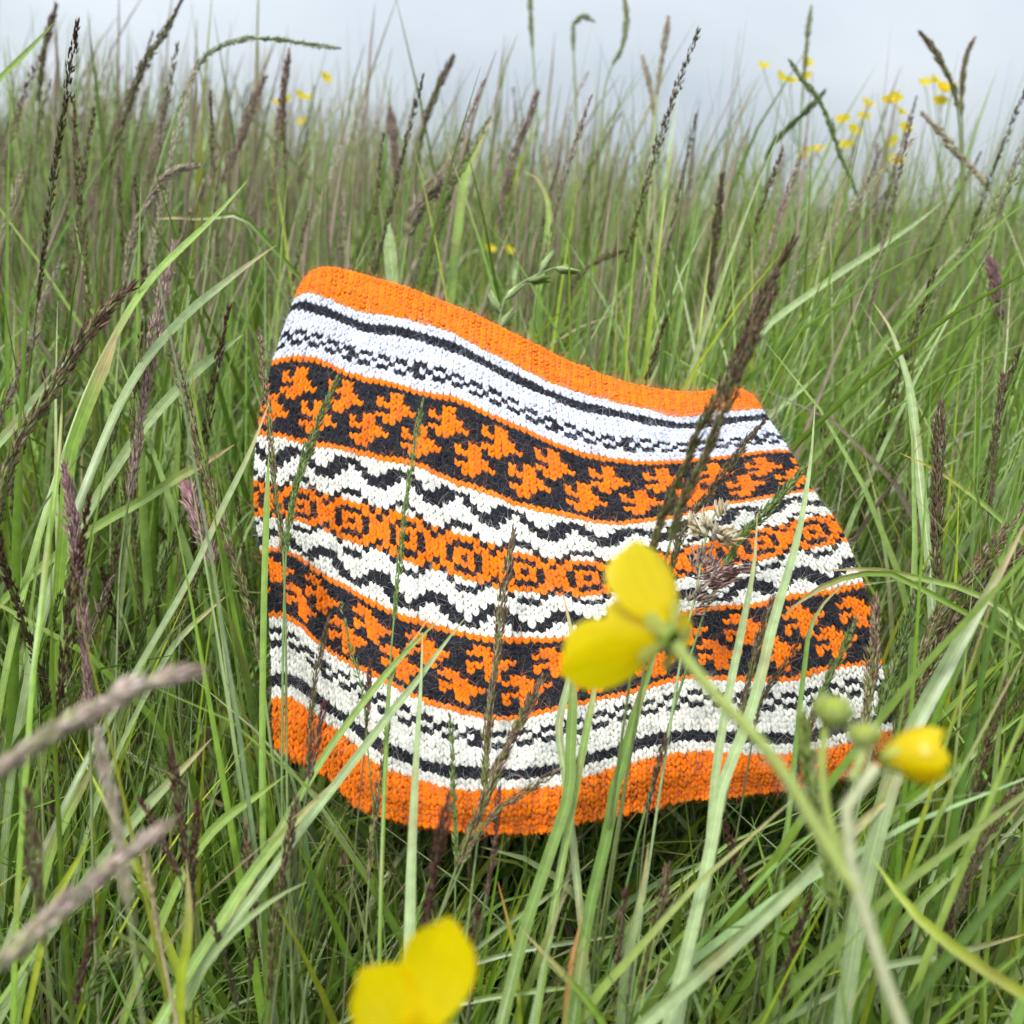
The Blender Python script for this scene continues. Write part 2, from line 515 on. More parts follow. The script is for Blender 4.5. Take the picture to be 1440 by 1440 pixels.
def stitch_mesh(acc, cs, rs, sides, nring):
    """knit stitches: two plump yarn legs that lean together into a V"""
    n = len(cs)
    tt = np.linspace(0, 1, nring)
    rib = is_rib(rs)
    purl = rib & (cs % 2 == 1)
    scale = 0.0032
    base = YARN[CHART[rs + RMAX, cs]]
    tint = (1 + rng.normal(0, 0.07, (n, 1))) * (1 + rng.normal(0, 0.008, (n, 3)))
    colr = np.clip(base * tint, 0.004, 0.95)
    jx = rng.normal(0, 0.045, n); jy = rng.normal(0, 0.06, n); jn = rng.normal(0, 0.035, n)
    for sgn in (-1, 1):
        # chart-space path of one leg
        x = 0.5 + sgn * (0.07 + 0.36 * tt ** 0.9)
        y = -0.30 + 1.45 * tt
        z = 0.10 + 0.17 * np.sin(math.pi * np.clip(tt * 1.05, 0, 1)) - 0.18 * tt
        rad = 0.15 + 0.165 * np.sin(math.pi * (0.12 + 0.8 * tt)) ** 1.2
        X = np.broadcast_to(x, (n, nring)).copy(); Y = np.broadcast_to(y, (n, nring)).copy()
        Z = np.broadcast_to(z, (n, nring)).copy(); Rd = np.broadcast_to(rad, (n, nring)).copy()
        # ribs: knit columns stand proud and close up, purl columns sink in
        kc = rib & ~purl
        X[kc] = 0.5 + (X[kc] - 0.5) * 1.05; Z[kc] += 0.07; Rd[kc] *= 1.06
        Z[purl] -= 0.05; Y[purl] = 0.5 + (Y[purl] - 0.5) * 0.8
        low = rs <= -40
        X[low] += rng.normal(0, 0.06, (low.sum(), 1)); Y[low] += rng.normal(0, 0.10, (low.sum(), 1)); Z[low] += rng.normal(0, 0.05, (low.sum(), 1))
        X += jx[:, None]; Y += jy[:, None]; Z += jn[:, None] + rng.normal(0, 0.03, (n, 1))
        Rd *= (1 + rng.normal(0, 0.07, (n, 1)))
        cc = cs[:, None] + X; r_ = rs[:, None] + Y
        cc = cc + 0.10 * np.sin(cs * 0.9 + rs * 0.37)[:, None] * np.sin(rs * 0.8 + cs * 0.21)[:, None]
        r_ = r_ + (0.16 * np.sin(cs * 0.55 + rs * 0.6) + 0.07 * np.sin(cs * 1.7 - rs * 0.9))[:, None]
        P = knit(cc, r_, Z * scale)
        Nn = norm(gsample(NRM, cc, r_))
        T = norm(np.gradient(P, axis=1))
        A = norm(np.cross(T, Nn)); B = np.cross(A, T)
        th = (np.arange(sides) + 0.5) / sides * 2 * math.pi
        rad3 = (Rd * scale)[..., None, None]
        ring = P[:, :, None] + rad3 * (np.cos(th)[None, None, :, None] * A[:, :, None] * 0.95 + np.sin(th)[None, None, :, None] * B[:, :, None] * 0.78)
        b = np.arange(n)[:, None, None] * (nring * sides) + np.arange(nring - 1)[None, :, None] * sides
        j = np.arange(sides)[None, None]; j2 = (j + 1) % sides
        F = np.stack([b + j, b + j2, b + sides + j2, b + sides + j], -1).reshape(-1, 4)
        K = np.repeat(colr, nring * sides, 0)
        acc.add(ring, F, K)


cowl_pos = unproj(np.array(760.), np.array(1120.), np.array(0.40))
cowl = empty('knitted_cowl', cowl_pos, 'orange, black and white patterned knitted wool cowl leaning in the grass', 'cowl')
BANDS = [('ribbed_rim', 40, 48, 'orange ribbed top rim'), ('speckled_band', 27, 40, 'bluish white band with black stripe and speckles'),
         ('leaf_band', 12, 27, 'upper band of orange leaves on black between orange lines'), ('zigzag_band', 4, 12, 'upper black zigzag on cream white'),
         ('square_band', -3, 4, 'middle orange band of small black squares'), ('zigzag_band', -11, -3, 'lower black zigzag on cream white'),
         ('leaf_band', -26, -11, 'lower band of orange leaves on black between orange lines'),
         ('speckled_band', -39, -26, 'cream white band with black stripe and speckles'), ('ribbed_rim', -48, -39, 'orange ribbed bottom rim')]
for nm, r0, r1, lab in BANDS:
    acc = Acc()
    rr, cf = np.meshgrid(np.arange(r0, r1), np.arange(-3, NF + 3), indexing='ij')
    stitch_mesh(acc, cf.ravel() % NC, rr.ravel(), 6, 4)
    rr, cb = np.meshgrid(np.arange(r0, r1), np.arange(NF + 3, NC - 3), indexing='ij')
    stitch_mesh(acc, cb.ravel(), rr.ravel(), 4, 3)
    o = keep(acc.obj(nm, M_WOOL), cowl)
    tag(o, lab, kind='stuff')
# the strands behind the stitches
acc = Acc()
cg, rg = np.meshgrid(np.arange(NC), np.arange(-RMAX, RMAX + 1))
V = knit(cg + 0.5, rg + 0.35, np.full(cg.shape, -0.0005))
nr_ = len(V)
F = []
for a in range(nr_ - 1):
    i = np.arange(NC)
    F.append(np.stack([a * NC + i, a * NC + (i + 1) % NC, (a + 1) * NC + (i + 1) % NC, (a + 1) * NC + i], 1))
K = YARN[CHART[np.clip(rg + RMAX, 0, 2 * RMAX - 1), cg]]
acc.add(V.reshape(-1, 3), np.vstack(F), K.reshape(-1, 3))
keep(acc.obj('inner_strands', M_WOOL), cowl)
# halo of loose wool fibres
NH = 50000
hc = rng.uniform(-4, NF + 4, NH); hr = rng.uniform(-RMAX, RMAX + 0.6, NH)
P0 = knit(hc, hr, np.full(NH, 0.0012)); N0 = norm(gsample(NRM, hc, hr))
tdir = norm(rng.normal(size=(NH, 3)) + N0 * 0.35)
bend = norm(rng.normal(size=(NH, 3)))
hl = rng.uniform(0.0012, 0.0048, NH) * np.where(rng.uniform(0, 1, NH) < 0.15, 1.7, 1.0)
tt = np.linspace(0, 1, 3)
P = P0[:, None] + (tdir[:, None] * tt[None, :, None] + bend[:, None] * (tt ** 2)[None, :, None] * 0.7) * hl[:, None, None] + N0[:, None] * (0.0006 * np.sin(math.pi * tt))[None, :, None]
ch = YARN[CHART[np.clip(np.floor(hr).astype(int) + RMAX, 0, 2 * RMAX - 1), np.floor(hc).astype(int) % NC]]
ch = ch * 0.62 + 0.13
acc = Acc()
wd = np.full((NH, 3), 0.00010) * np.array([1, 1, 0.3])
side = norm(np.cross(tdir, N0 + 0.01))[:, None] * np.ones((1, 3, 1))
L = P - side * wd[..., None] * 0.5; Rr = P + side * wd[..., None] * 0.5
V = np.stack([L, Rr], 2).reshape(-1, 3)
b = (np.arange(NH)[:, None] * 3 + np.arange(2)[None])[..., None] * 2
F = np.concatenate([b, b + 1, b + 3, b + 2], -1).reshape(-1, 4)
acc.add(V, F, np.repeat(ch, 6, 0))
tag(keep(acc.obj('wool_fuzz', M_FUZZ), cowl), kind='stuff')

# ================================================================== grass: shared builders
def cam_side(T):
    return norm(np.cross(T, FWD))


def rot_about(v, k, ang):
    c, s = np.cos(ang)[..., None], np.sin(ang)[..., None]
    return v * c + np.cross(k, v) * s + k * (k * v).sum(-1, keepdims=True) * (1 - c)


def plane_depth(py):
    return 1 / (1.96 + (np.asarray(py, float) - 440) * 0.00100)


def to_ground(P):
    """carry a path (tip first) on from its last point down into the soil"""
    last = P[-1]; dr = norm(P[-1] - P[-2])
    drop = last[2] - float(ground_z(last[0], last[1]))
    if drop < 0.004: return P
    down = np.array([0, 0.12, -1.0])
    pos, ext = last, []
    for i in range(16):
        f = min(1.0, (i + 1) / 9) ** 1.2
        pos = pos + norm(dr * (1 - f) + down * f) * max(drop / 8, 0.012)
        gz = float(ground_z(pos[0], pos[1]))
        if pos[2] <= gz:
            ext.append(np.array([pos[0], pos[1], gz - 0.002])); break
        ext.append(pos)
    return np.vstack([P, ext])


def hero_path(pts, off, d, n):
    pts = np.array(pts, float)
    if d is None:
        dep = plane_depth(np.clip(pts[:, 1], 380, 1440)) - off
    else:
        d = (d, d) if np.isscalar(d) else d
        f = np.linspace(0, 1, len(pts)); dep = d[0] * (1 - f) + d[1] * f
    P = unproj(pts[:, 0], pts[:, 1], dep)
    k = len(P)
    Q = to_ground(P)
    L = np.concatenate([[0], np.cumsum(np.linalg.norm(np.diff(Q, axis=0), axis=1))])
    return spline(Q, n), L[k - 1] / L[-1], float(np.mean(dep))


GREEN = np.array([0.175, 0.285, 0.036])
PALE = np.array([0.330, 0.425, 0.185])
MIDG = np.array([0.240, 0.350, 0.078])
DEEP = np.array([0.095, 0.165, 0.020])
LIME = np.array([0.345, 0.415, 0.035])
TAN = np.array([0.46, 0.36, 0.20])
STYLES = {            # (tip colours ...), (base colours ...), stem colour
    'brown': ([(.194, .112, .077), (.325, .219, .150), (.131, .075, .053)], [(.194, .206, .062), (.250, .275, .088), (.200, .131, .081)], (.17, .22, .07)),
    'dark': ([(.116, .061, .043), (.174, .109, .072)], [(.123, .145, .041), (.145, .102, .058)], (.11, .14, .045)),
    'red': ([(.120, .036, .036), (.168, .066, .054)], [(.144, .090, .060), (.120, .060, .048)], (.12, .13, .05)),
    'purple': ([(.396, .258, .252), (.480, .336, .312), (.312, .192, .186)], [(.324, .276, .180), (.372, .252, .216)], (.17, .21, .08)),
    'pink': ([(.440, .237, .259), (.506, .319, .308), (.363, .187, .209)], [(.396, .220, .231), (.308, .209, .165)], (.20, .24, .10)),
    'green': ([(.180, .228, .066), (.240, .288, .108), (.120, .144, .042)], [(.192, .276, .072), (.144, .228, .054)], (.14, .23, .06)),
    'mauve': ([(.62, .50, .43), (.52, .38, .34), (.68, .58, .49)], [(.50, .50, .27), (.56, .46, .36)], (.40, .46, .20)),
    'pale': ([(.42, .43, .20), (.36, .38, .17)], [(.34, .38, .17), (.30, .36, .16)], (.26, .34, .15)),
    'lime': ([(.26, .33, .08), (.33, .38, .12), (.20, .24, .06)], [(.27, .35, .08), (.22, .31, .07)], (.24, .33, .08)),
    'straw': ([(.55, .44, .27), (.50, .38, .22)], [(.50, .40, .24)], (.50, .40, .23)),
}


def seed_head(acc, P, wid, style, count=None, slen=0.0036, swid=0.00085, spread=0.30, slim=0.55):
    """a dense panicle of pointed spikelets along P (tip first)"""
    n = len(P)
    L = np.linalg.norm(np.diff(P, axis=0), axis=1).sum()
    if count is None: count = int(np.clip(L / 0.00014 * (wid / 0.0042), 140, 600))
    s = rng.uniform(0.0, 1, count)                       # 0 tip .. 1 base
    fi = s * (n - 1); i = np.clip(fi.astype(int), 0, n - 2); f = (fi - i)[:, None]
    pos = P[i] * (1 - f) + P[i + 1] * f
    T, A, B = frames(P)
    up = -T[i]
    lump = 0.75 + 0.35 * np.sin(s * 21 + rng.uniform(0, 6)) * np.sin(s * 9 + 1)
    rad = wid * 0.5 * (np.clip(s * 5, 0.12, 1) ** 0.7) * (1 - slim * s ** 2) * lump
    ang = rng.uniform(0, 2 * math.pi, count)
    outv = A[i] * np.cos(ang)[:, None] + B[i] * np.sin(ang)[:, None]
    rr = np.sqrt(rng.uniform(0.03, 1, count)) * rad
    base = pos + outv * rr[:, None] - up * slen * 0.5
    dirs = up + outv * (spread * rng.uniform(0.1, 1.0, count) ** 1.0 * np.where(rng.uniform(0, 1, count) < 0.15, 2.2, 1.0))[:, None] + rng.normal(0, 0.10, (count, 3))
    tipc, basec, _ = STYLES[style]
    tipc, basec = np.array(tipc), np.array(basec)
    pick = rng.uniform(0, 1, count) < (0.15 + 0.9 * s)
    col = np.where(pick[:, None], basec[rng.integers(0, len(basec), count)], tipc[rng.integers(0, len(tipc), count)])
    col = col * rng.uniform(0.72, 1.35, (count, 1))
    hi = rng.uniform(0, 1, count) < 0.07
    col[hi] = col[hi] * 0.5 + np.array([.26, .22, .16])
    spikelets(acc, base, dirs, slen * rng.uniform(0.7, 1.3, count), swid * rng.uniform(0.7, 1.3, count), col)


def stalk(label, pts, width, style, head=0.75, off=0.04, d=None, stem_w=None, name='grass_stalk', cat='grass stalk', group=None,
          count=None, slen=None, swid=None, spread=0.30, slim=0.55):
    P, frac, dm = hero_path(pts, off, d, 40)
    pxm = dm * TANH / 720
    wid = width * pxm * (1.2 if width < 21 else 1.05) * (0.82 if dm > 0.6 else 1.0)
    k = max(4, int(40 * frac * head))
    root = empty(name, P[-1], label, cat, group)
    acc = Acc()
    sc = np.array(STYLES[style][2])
    sw = (stem_w * pxm if stem_w else min(wid * 0.26, 0.0013))
    far_ = dm > 0.6
    sw = max(sw, 3.2 * pxm) if far_ else sw
    kc = sc * np.linspace(0.95, 1.1, 40)[:, None]
    tube(acc, P[1:], np.linspace(0.8 if far_ else 0.35, 1.0, 39) * sw * 0.5 + 0.00012, kc[1:], 6)
    keep(acc.obj('stem', M_STEM), root)
    acc = Acc()
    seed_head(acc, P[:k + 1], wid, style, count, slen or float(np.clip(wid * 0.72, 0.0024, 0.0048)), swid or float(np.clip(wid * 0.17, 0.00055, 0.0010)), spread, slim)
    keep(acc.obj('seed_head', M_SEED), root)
    return root


def blade(label, pts, width, col, off=0.04, d=None, fold=0.2, roll=0.0, tipcol=None, name='grass_strand', cat='grass', wmax=0.45, group=None):
    n = 40
    P, frac, dm = hero_path(pts, off, d, n)
    pxm = dm * TANH / 720
    s = np.linspace(0, 1, n)                              # 0 tip .. 1 root
    w = np.clip(s / max(frac * wmax, 0.05), 0, 1) ** 0.75 * (1 - 0.45 * sstep(frac * 0.8, 1.0, s))
    w = np.maximum(w * width * 0.76 * pxm, 0.0002)
    T = norm(np.gradient(P, axis=0))
    side = rot_about(cam_side(T), T, R(roll) + 0.35 * np.sin(s * 4 + roll))
    k = np.array(col)[None] * np.linspace(1.05, 0.92, n)[:, None]
    spots = rng.uniform(0, 1, n) < 0.06
    k[spots] = k[spots] * 0.55 + np.array([.30, .22, .08]) * 0.45
    if tipcol is None and rng.uniform() < 0.45: tipcol = (.48, .38, .18)
    if tipcol is not None:
        a = (1 - sstep(0.0, 0.12, s))[:, None]
        k = k * (1 - a) + np.array(tipcol) * a
    acc = Acc()
    m = 9
    v = np.linspace(-1, 1, m)
    side = norm(side - (side * T).sum(-1, keepdims=True) * T); nn = np.cross(T, side)
    V = P[:, None] + side[:, None] * (v[None] * w[:, None] * 0.5)[..., None] + nn[:, None] * ((np.abs(v) ** 1.2)[None] * w[:, None] * fold)[..., None]
    vein = 1 + 0.10 * np.where(np.arange(m) % 2 == 0, 1, -1) + 0.16 * (np.abs(v) < 0.05)
    kk_ = k[:, None] * vein[None, :, None] * rng.normal(1, 0.035, (n, m, 1))
    i_ = (np.arange(n - 1)[:, None] * m + np.arange(m - 1)[None]).ravel()
    acc.add(V, np.stack([i_, i_ + 1, i_ + m + 1, i_ + m], 1), kk_.reshape(-1, 3))
    root = acc.obj(name, M_GRASS)
    base = Vector(P[-1])
    root.data.transform(Matrix.Translation(-base)); root.location = base
    return tag(root, label, cat, group or 'single grass blades one can pick out')


# ================================================================== loose meadow grass (nobody could count it)
def blade_paths(root, az, length, th0, th1, pw, S):
    t = np.linspace(0, 1, S)
    th = th0[:, None] + (th1 - th0)[:, None] * t[None] ** pw[:, None]
    ds = length[:, None] / (S - 1)
    h = np.stack([np.cos(az), np.sin(az), np.zeros_like(az)], -1)
    thm = 0.5 * (th[:, 1:] + th[:, :-1])
    step = ds[..., None] * (np.sin(thm)[..., None] * h[:, None] + np.cos(thm)[..., None] * np.array([0, 0, 1.0]))
    P = np.concatenate([root[:, None], root[:, None] + np.cumsum(step, 1)], 1)
    return P


def clear_of_cowl(P, near=0.24, allow_front=None):
    px, py, d = proj(P)
    D = cowl_depth(px, py)
    ins = (D > 0) & (d > 0)
    front = d < D - 0.012
    behind = d > D + 0.075
    hit = ins & ~front & ~behind
    cover = ins & front & (DMF(px, py) > 26)
    close = (d < near) & (np.abs(px - 720) < 1100) & (py > -200) & (py < 1900)
    tall = (py < 90) & (d < 1.15) & (d > 0)
    return ~(hit.any(1) | cover.any(1) | close.any(1) | tall.any(1))


# distance (px) from the lower edge of the cowl, used to let only short tips overlap the rim
_low = np.zeros(361)
for cx in range(361):
    col_ = np.nonzero(DM[:, cx] > 0)[0]
    _low[cx] = col_.max() * 4 if len(col_) else 0


def DMF(px, py):
    return _low[np.clip((px / 4).astype(int), 0, 360)] - py


def palette(n, brown=0.04, z=None):
    base = np.array([GREEN, PALE, MIDG, DEEP, LIME])
    p = rng.choice(5, n, p=[0.34, 0.16, 0.31, 0.12, 0.07])
    c = base[p] * rng.uniform(0.75, 1.25, (n, 1)) * (1 + rng.normal(0, 0.06, (n, 3)))
    b = rng.uniform(0, 1, n) < brown
    c[b] = np.array([(.46, .36, .20), (.30, .22, .17), (.26, .20, .13)])[rng.integers(0, 3, b.sum())] * rng.uniform(0.6, 1.1, (b.sum(), 1))
    return np.clip(c, 0.01, 0.7)


def field(acc, n, xr, yr, lmean, lsd, wmean, S, tilt=0.30, bendm=0.55, check=False, brown=0.04, taper=True, density=None, fold=0.22, dull=0.0):
    if callable(xr):
        y = yr(n); x = xr(n, y)
    else:
        x = rng.uniform(xr[0], xr[1], n); y = rng.uniform(yr[0], yr[1], n)
    # gather into tufts
    k = max(1, n // 14)
    tx, ty = x[:k], y[:k]
    w = rng.integers(0, k, n)
    sp = 0.018 + 0.012 * np.abs(ty[w])
    x = tx[w] + rng.normal(0, 1, n) * sp; y = ty[w] + rng.normal(0, 1, n) * sp
    root = np.stack([x, y, ground_z(x, y) - 0.004], -1)
    az = np.where(rng.uniform(0, 1, n) < 0.55, rng.normal(0.1, 0.9, n), rng.uniform(0, 2 * math.pi, n))
    L = np.clip(rng.normal(lmean, lsd, n), 0.05, 0.62)
    th0 = np.abs(rng.normal(0, tilt, n)); th1 = th0 + np.abs(rng.normal(0, bendm, n))
    pw = rng.uniform(1.0, 2.6, n)
    P = blade_paths(root, az, L, th0, th1, pw, S)
    if check:
        ok = clear_of_cowl(P)
        for f in (0.62, 0.4, 0.25):
            bad = ~ok
            if not bad.any(): break
            P[bad] = blade_paths(root[bad], az[bad], L[bad] * f, th0[bad], th1[bad], pw[bad], S)
            ok[bad] = clear_of_cowl(P[bad])
        P = P[ok]; az = az[ok]; n = len(P)
    t = np.linspace(0, 1, S)
    wid = np.clip(rng.lognormal(math.log(wmean) - 0.08, 0.52, n), wmean * 0.35, min(wmean * 2.6, 0.0054) if wmean < 0.004 else wmean * 2.6)
    prof = np.where(t < 0.3, 0.72 + 0.28 * t / 0.3, 1) * (1 - t ** 2.6)
    W = np.maximum(wid[:, None] * prof[None], 0.00012)
    side = np.stack([-np.sin(az), np.cos(az), np.zeros(n)], -1)[:, None] * np.ones((1, S, 1))
    T = norm(np.gradient(P, axis=1))
    side = rot_about(side, T, (rng.uniform(-1.2, 1.2, n)[:, None] + rng.normal(0, 0.5, n)[:, None] * t[None]))
    col = palette(n, brown)
    if dull: col = col * (1 - dull) + np.array([0.39, 0.42, 0.22]) * dull  # paler mix for farther fields imitates distant skylight in the blade colour
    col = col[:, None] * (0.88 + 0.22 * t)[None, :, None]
    tips = (rng.uniform(0, 1, n) < 0.10)
    tc = np.clip((t - 0.8) / 0.2, 0, 1)[None, :, None] * tips[:, None, None]
    col = col * (1 - tc) + TAN * tc
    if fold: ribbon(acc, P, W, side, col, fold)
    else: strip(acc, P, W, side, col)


acc = Acc()
# low growth round and under the cowl, then taller leaves at the same range
field(acc, 8500, (-0.85, 0.85), (0.16, 1.05), 0.13, 0.05, 0.0029, 6, 0.40, 0.8, True, 0.07)
field(acc, 3000, (-0.24, 0.34), (0.26, 0.48), 0.11, 0.035, 0.0026, 7, 0.45, 0.8, True, 0.06)
field(acc, 8000, (-0.95, 0.95), (0.20, 1.30), 0.27, 0.06, 0.0037, 8, 0.26, 0.6, True, 0.03)
field(acc, 4200, (-1.05, 1.05), (0.50, 1.40), 0.36, 0.06, 0.0038, 10, 0.20, 0.55, True, 0.03)
field(acc, 7000, (-0.9, 0.9), (0.18, 1.1), 0.20, 0.06, 0.0013, 6, 0.34, 0.7, True, 0.16, fold=0)
banky = lambda n: rng.uniform(1.15, 2.6, n)
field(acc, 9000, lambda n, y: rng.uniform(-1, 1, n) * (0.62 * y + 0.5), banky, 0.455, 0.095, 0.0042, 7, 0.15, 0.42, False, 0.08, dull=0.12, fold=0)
# the meadow beyond
ymid = lambda n: 1.3 + (4.6 - 1.3) * rng.uniform(0, 1, n) ** 1.35
xmid = lambda n, y: rng.uniform(-1, 1, n) * (0.62 * y + 0.6)
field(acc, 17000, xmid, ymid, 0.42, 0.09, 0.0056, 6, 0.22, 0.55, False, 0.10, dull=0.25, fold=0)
yfar = lambda n: 4.6 + 20.0 * rng.uniform(0, 1, n) ** 1.6
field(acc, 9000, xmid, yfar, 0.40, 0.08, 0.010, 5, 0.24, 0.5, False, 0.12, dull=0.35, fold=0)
grass = acc.obj('meadow_grass', M_GRASS)
tag(grass, 'dense tangle of green meadow grass leaves over the whole field', 'grass', kind='stuff')


# ------------------------------------------------------------------ far seed stalks, read as one haze
def batch_tube(acc, P, rad, col, sides=3):
    N, S, _ = P.shape
    T, A, B = frames(P)
    th = np.arange(sides) / sides * 2 * math.pi
    ring = P[:, :, None] + rad[..., None, None] * (np.cos(th)[None, None, :, None] * A[:, :, None] + np.sin(th)[None, None, :, None] * B[:, :, None])
    b = np.arange(N)[:, None, None] * (S * sides) + np.arange(S - 1)[None, :, None] * sides
    j = np.arange(sides)[None, None]; j2 = (j + 1) % sides
    F = np.stack([b + j, b + j2, b + sides + j2, b + sides + j], -1).reshape(-1, 4)
    acc.add(ring, F, np.repeat(col.reshape(-1, 3), sides, 0))


HEADCOL = np.array([(.43, .35, .25), (.48, .38, .30), (.33, .27, .17), (.44, .42, .23), (.50, .48, .28)])


def far_stalks(acc, n, yf, hmean, hsd, thick):
    y = yf(n); x = rng.uniform(-1, 1, n) * (0.62 * y + 0.3)
    keepit = rng.uniform(0, 1, n) < np.clip(0.62 - 0.6 * x / (0.5 * y + 0.2), 0.10, 1)
    x, y = x[keepit], y[keepit]; n = len(x)
    root = np.stack([x, y, ground_z(x, y)], -1)
    L = np.clip(rng.normal(hmean, hsd, n), 0.2, 0.75)
    az = rng.normal(0.0, 0.9, n)
    th0 = np.abs(rng.normal(0.08, 0.10, n)); th1 = th0 + np.abs(rng.normal(0.1, 0.28, n))
    P = blade_paths(root, az, L, th0, th1, rng.uniform(1.2, 3, n), 14)
    c = np.repeat((np.array([.15, .21, .07]) * rng.uniform(0.8, 1.3, (n, 1)))[:, None], 8, 1)
    batch_tube(acc, P[:, [0, 3, 5, 7]], np.full((n, 4), 0.0005 * thick), c[:, :4], 3)
    hc = HEADCOL[rng.choice(5, n, p=[.3, .28, .16, .16, .10])][:, None] * rng.uniform(0.75, 1.25, (n, 7, 1))
    prof = np.array([0.3, 0.8, 1.0, 0.95, 0.8, 0.55, 0.12])
    rad = rng.uniform(0.0014, 0.0031, (n, 1)) * thick * prof[None] * rng.uniform(0.6, 1.4, (n, 7))
    batch_tube(acc, P[:, 7:] + rng.normal(0, 0.0006, (n, 7, 3)), rad, hc, 3)


acc = Acc()
far_stalks(acc, 650, lambda n: 0.82 + 0.6 * rng.uniform(0, 1, n), 0.40, 0.05, 1.0)
far_stalks(acc, 2600, lambda n: 1.3 + 1.2 * rng.uniform(0, 1, n), 0.485, 0.075, 0.9)
far_stalks(acc, 3000, lambda n: 2.3 + 1.6 * rng.uniform(0, 1, n) ** 1.3, 0.50, 0.09, 0.9)
far_stalks(acc, 1500, lambda n: 6.5 + 26 * rng.uniform(0, 1, n) ** 1.5, 0.45, 0.08, 1.9)
o = acc.obj('bent_grass', M_SEED)
tag(o, 'haze of purple brown seed stalks far across the meadow', 'grass', kind='stuff')

# ------------------------------------------------------------------ seed stalks one can tell apart behind the cowl
PROTO = []
for i in range(12):
    style = ['brown', 'purple', 'brown', 'mauve', 'purple', 'brown', 'green', 'pink', 'dark', 'purple', 'mauve', 'pale'][i]
    L = 0.46 + 0.02 * (i % 5)
    P = blade_paths(np.zeros((1, 3)), np.array([0.0]), np.array([L]), np.array([0.05 + 0.03 * (i % 3)]), np.array([0.22 + 0.11 * (i % 4)]), np.array([1.5 + 0.3 * (i % 3)]), 30)[0][::-1]
    hn = 9 + (i * 3) % 6
    a1, a2 = Acc(), Acc()
    tube(a1, P[1:], np.linspace(0.00022, 0.00075, 29), np.array(STYLES[style][2]), 4)
    seed_head(a2, P[:hn], 0.0046 + 0.0008 * (i % 4), style, 330, 0.0034, 0.0010, 0.30)
    m1 = make_mesh('stem', np.vstack(a1.V), np.vstack(a1.F), np.vstack(a1.K)); m1.materials.append(M_STEM)
    m2 = make_mesh('seed_head', np.vstack(a2.V), np.vstack(a2.F), np.vstack(a2.K)); m2.materials.append(M_SEED)
    PROTO.append((m1, m2, P, style))
placed = 0
tries = 0
COLN = {'brown': 'brown', 'purple': 'dusky purple', 'mauve': 'pale mauve', 'green': 'green', 'pink': 'pink', 'dark': 'dark brown', 'pale': 'pale yellow-green'}
while placed < 245 and tries < 4000:
    tries += 1
    y = 0.55 + 1.75 * rng.uniform() ** 0.9
    x = rng.uniform(-1, 1) * (0.56 * y + 0.04)
    if rng.uniform() > np.clip(0.72 - 0.5 * x / (0.5 * y), 0.3, 1): continue
    m1, m2, P, style = PROTO[rng.integers(0, 12)]
    sc = float(np.clip(rng.normal(0.93, 0.10), 0.7, 1.22))
    rz = float(rng.normal(0, 0.75))
    tilt = float(rng.normal(0.03, 0.10))
    mw = Matrix.Translation((x, y, float(ground_z(x, y)) - 0.003)) @ Matrix.Rotation(rz, 4, 'Z') @ Matrix.Rotation(tilt, 4, 'Y') @ Matrix.Diagonal((sc, sc, sc, 1))
    W = np.array([tuple(mw @ Vector(p)) for p in P])
    if not clear_of_cowl(W[None] + np.array([0, 0, -0.035]), 0.3)[0]: continue
    px, py, d = proj(W)
    if py[0] < 20 and rng.uniform() < 0.75: continue
    if not ((px > -10) & (px < 1450) & (py > -10) & (py < 1450)).any(): continue
    where = 'left of' if px[4] < 420 else ('right of' if px[4] > 1100 else 'behind')
    run = px[0] - px[10]
    lean = 'leaning right' if run > 22 else ('leaning left' if run < -22 else 'standing upright')
    alt = 'head against sky' if py[0] < 175 else ('head under the skyline' if py[0] < 290 else 'low among leaves')
    nearness = 'nearer' if d[4] < 0.95 else 'distant'
    lab = '%s %s seed stalk %s, %s, %s the cowl' % (nearness, COLN[style], lean, alt, where)
    e = empty('seed_stalk', (0, 0, 0), lab, 'grass stalk', 'seed stalks scattered in the meadow: %s %s %s' % (nearness, COLN[style], where))
    e.matrix_world = mw
    for nm, mm in (('stem', m1), ('seed_head', m2)):
        c = bpy.data.objects.new(nm, mm); C.objects.link(c); c.parent = e
    placed += 1

# ------------------------------------------------------------------ shorter seed stalks standing in the near grass
SHORT = []
for i in range(8):
    style = ['red', 'brown', 'dark', 'brown', 'green', 'brown', 'red', 'purple'][i]
    L = 0.23 + 0.02 * (i % 4)
    P = blade_paths(np.zeros((1, 3)), np.array([0.0]), np.array([L]), np.array([0.04 + 0.05 * (i % 3)]), np.array([0.16 + 0.10 * (i % 4)]), np.array([1.5]), 30)[0][::-1]
    a1, a2 = Acc(), Acc()
    tube(a1, P[1:], np.linspace(0.0002, 0.00065, 29), np.array(STYLES[style][2]), 5)
    seed_head(a2, P[:12 + i % 4], 0.0042 + 0.0004 * (i % 3), style, 330, 0.0029, 0.0008, 0.28)
    m1 = make_mesh('stem', np.vstack(a1.V), np.vstack(a1.F), np.vstack(a1.K)); m1.materials.append(M_STEM)
    m2 = make_mesh('seed_head', np.vstack(a2.V), np.vstack(a2.F), np.vstack(a2.K)); m2.materials.append(M_SEED)
    SHORT.append((m1, m2, P, {'red': 'red-brown', 'purple': 'mauve'}.get(style, style)))
placed = tries = 0
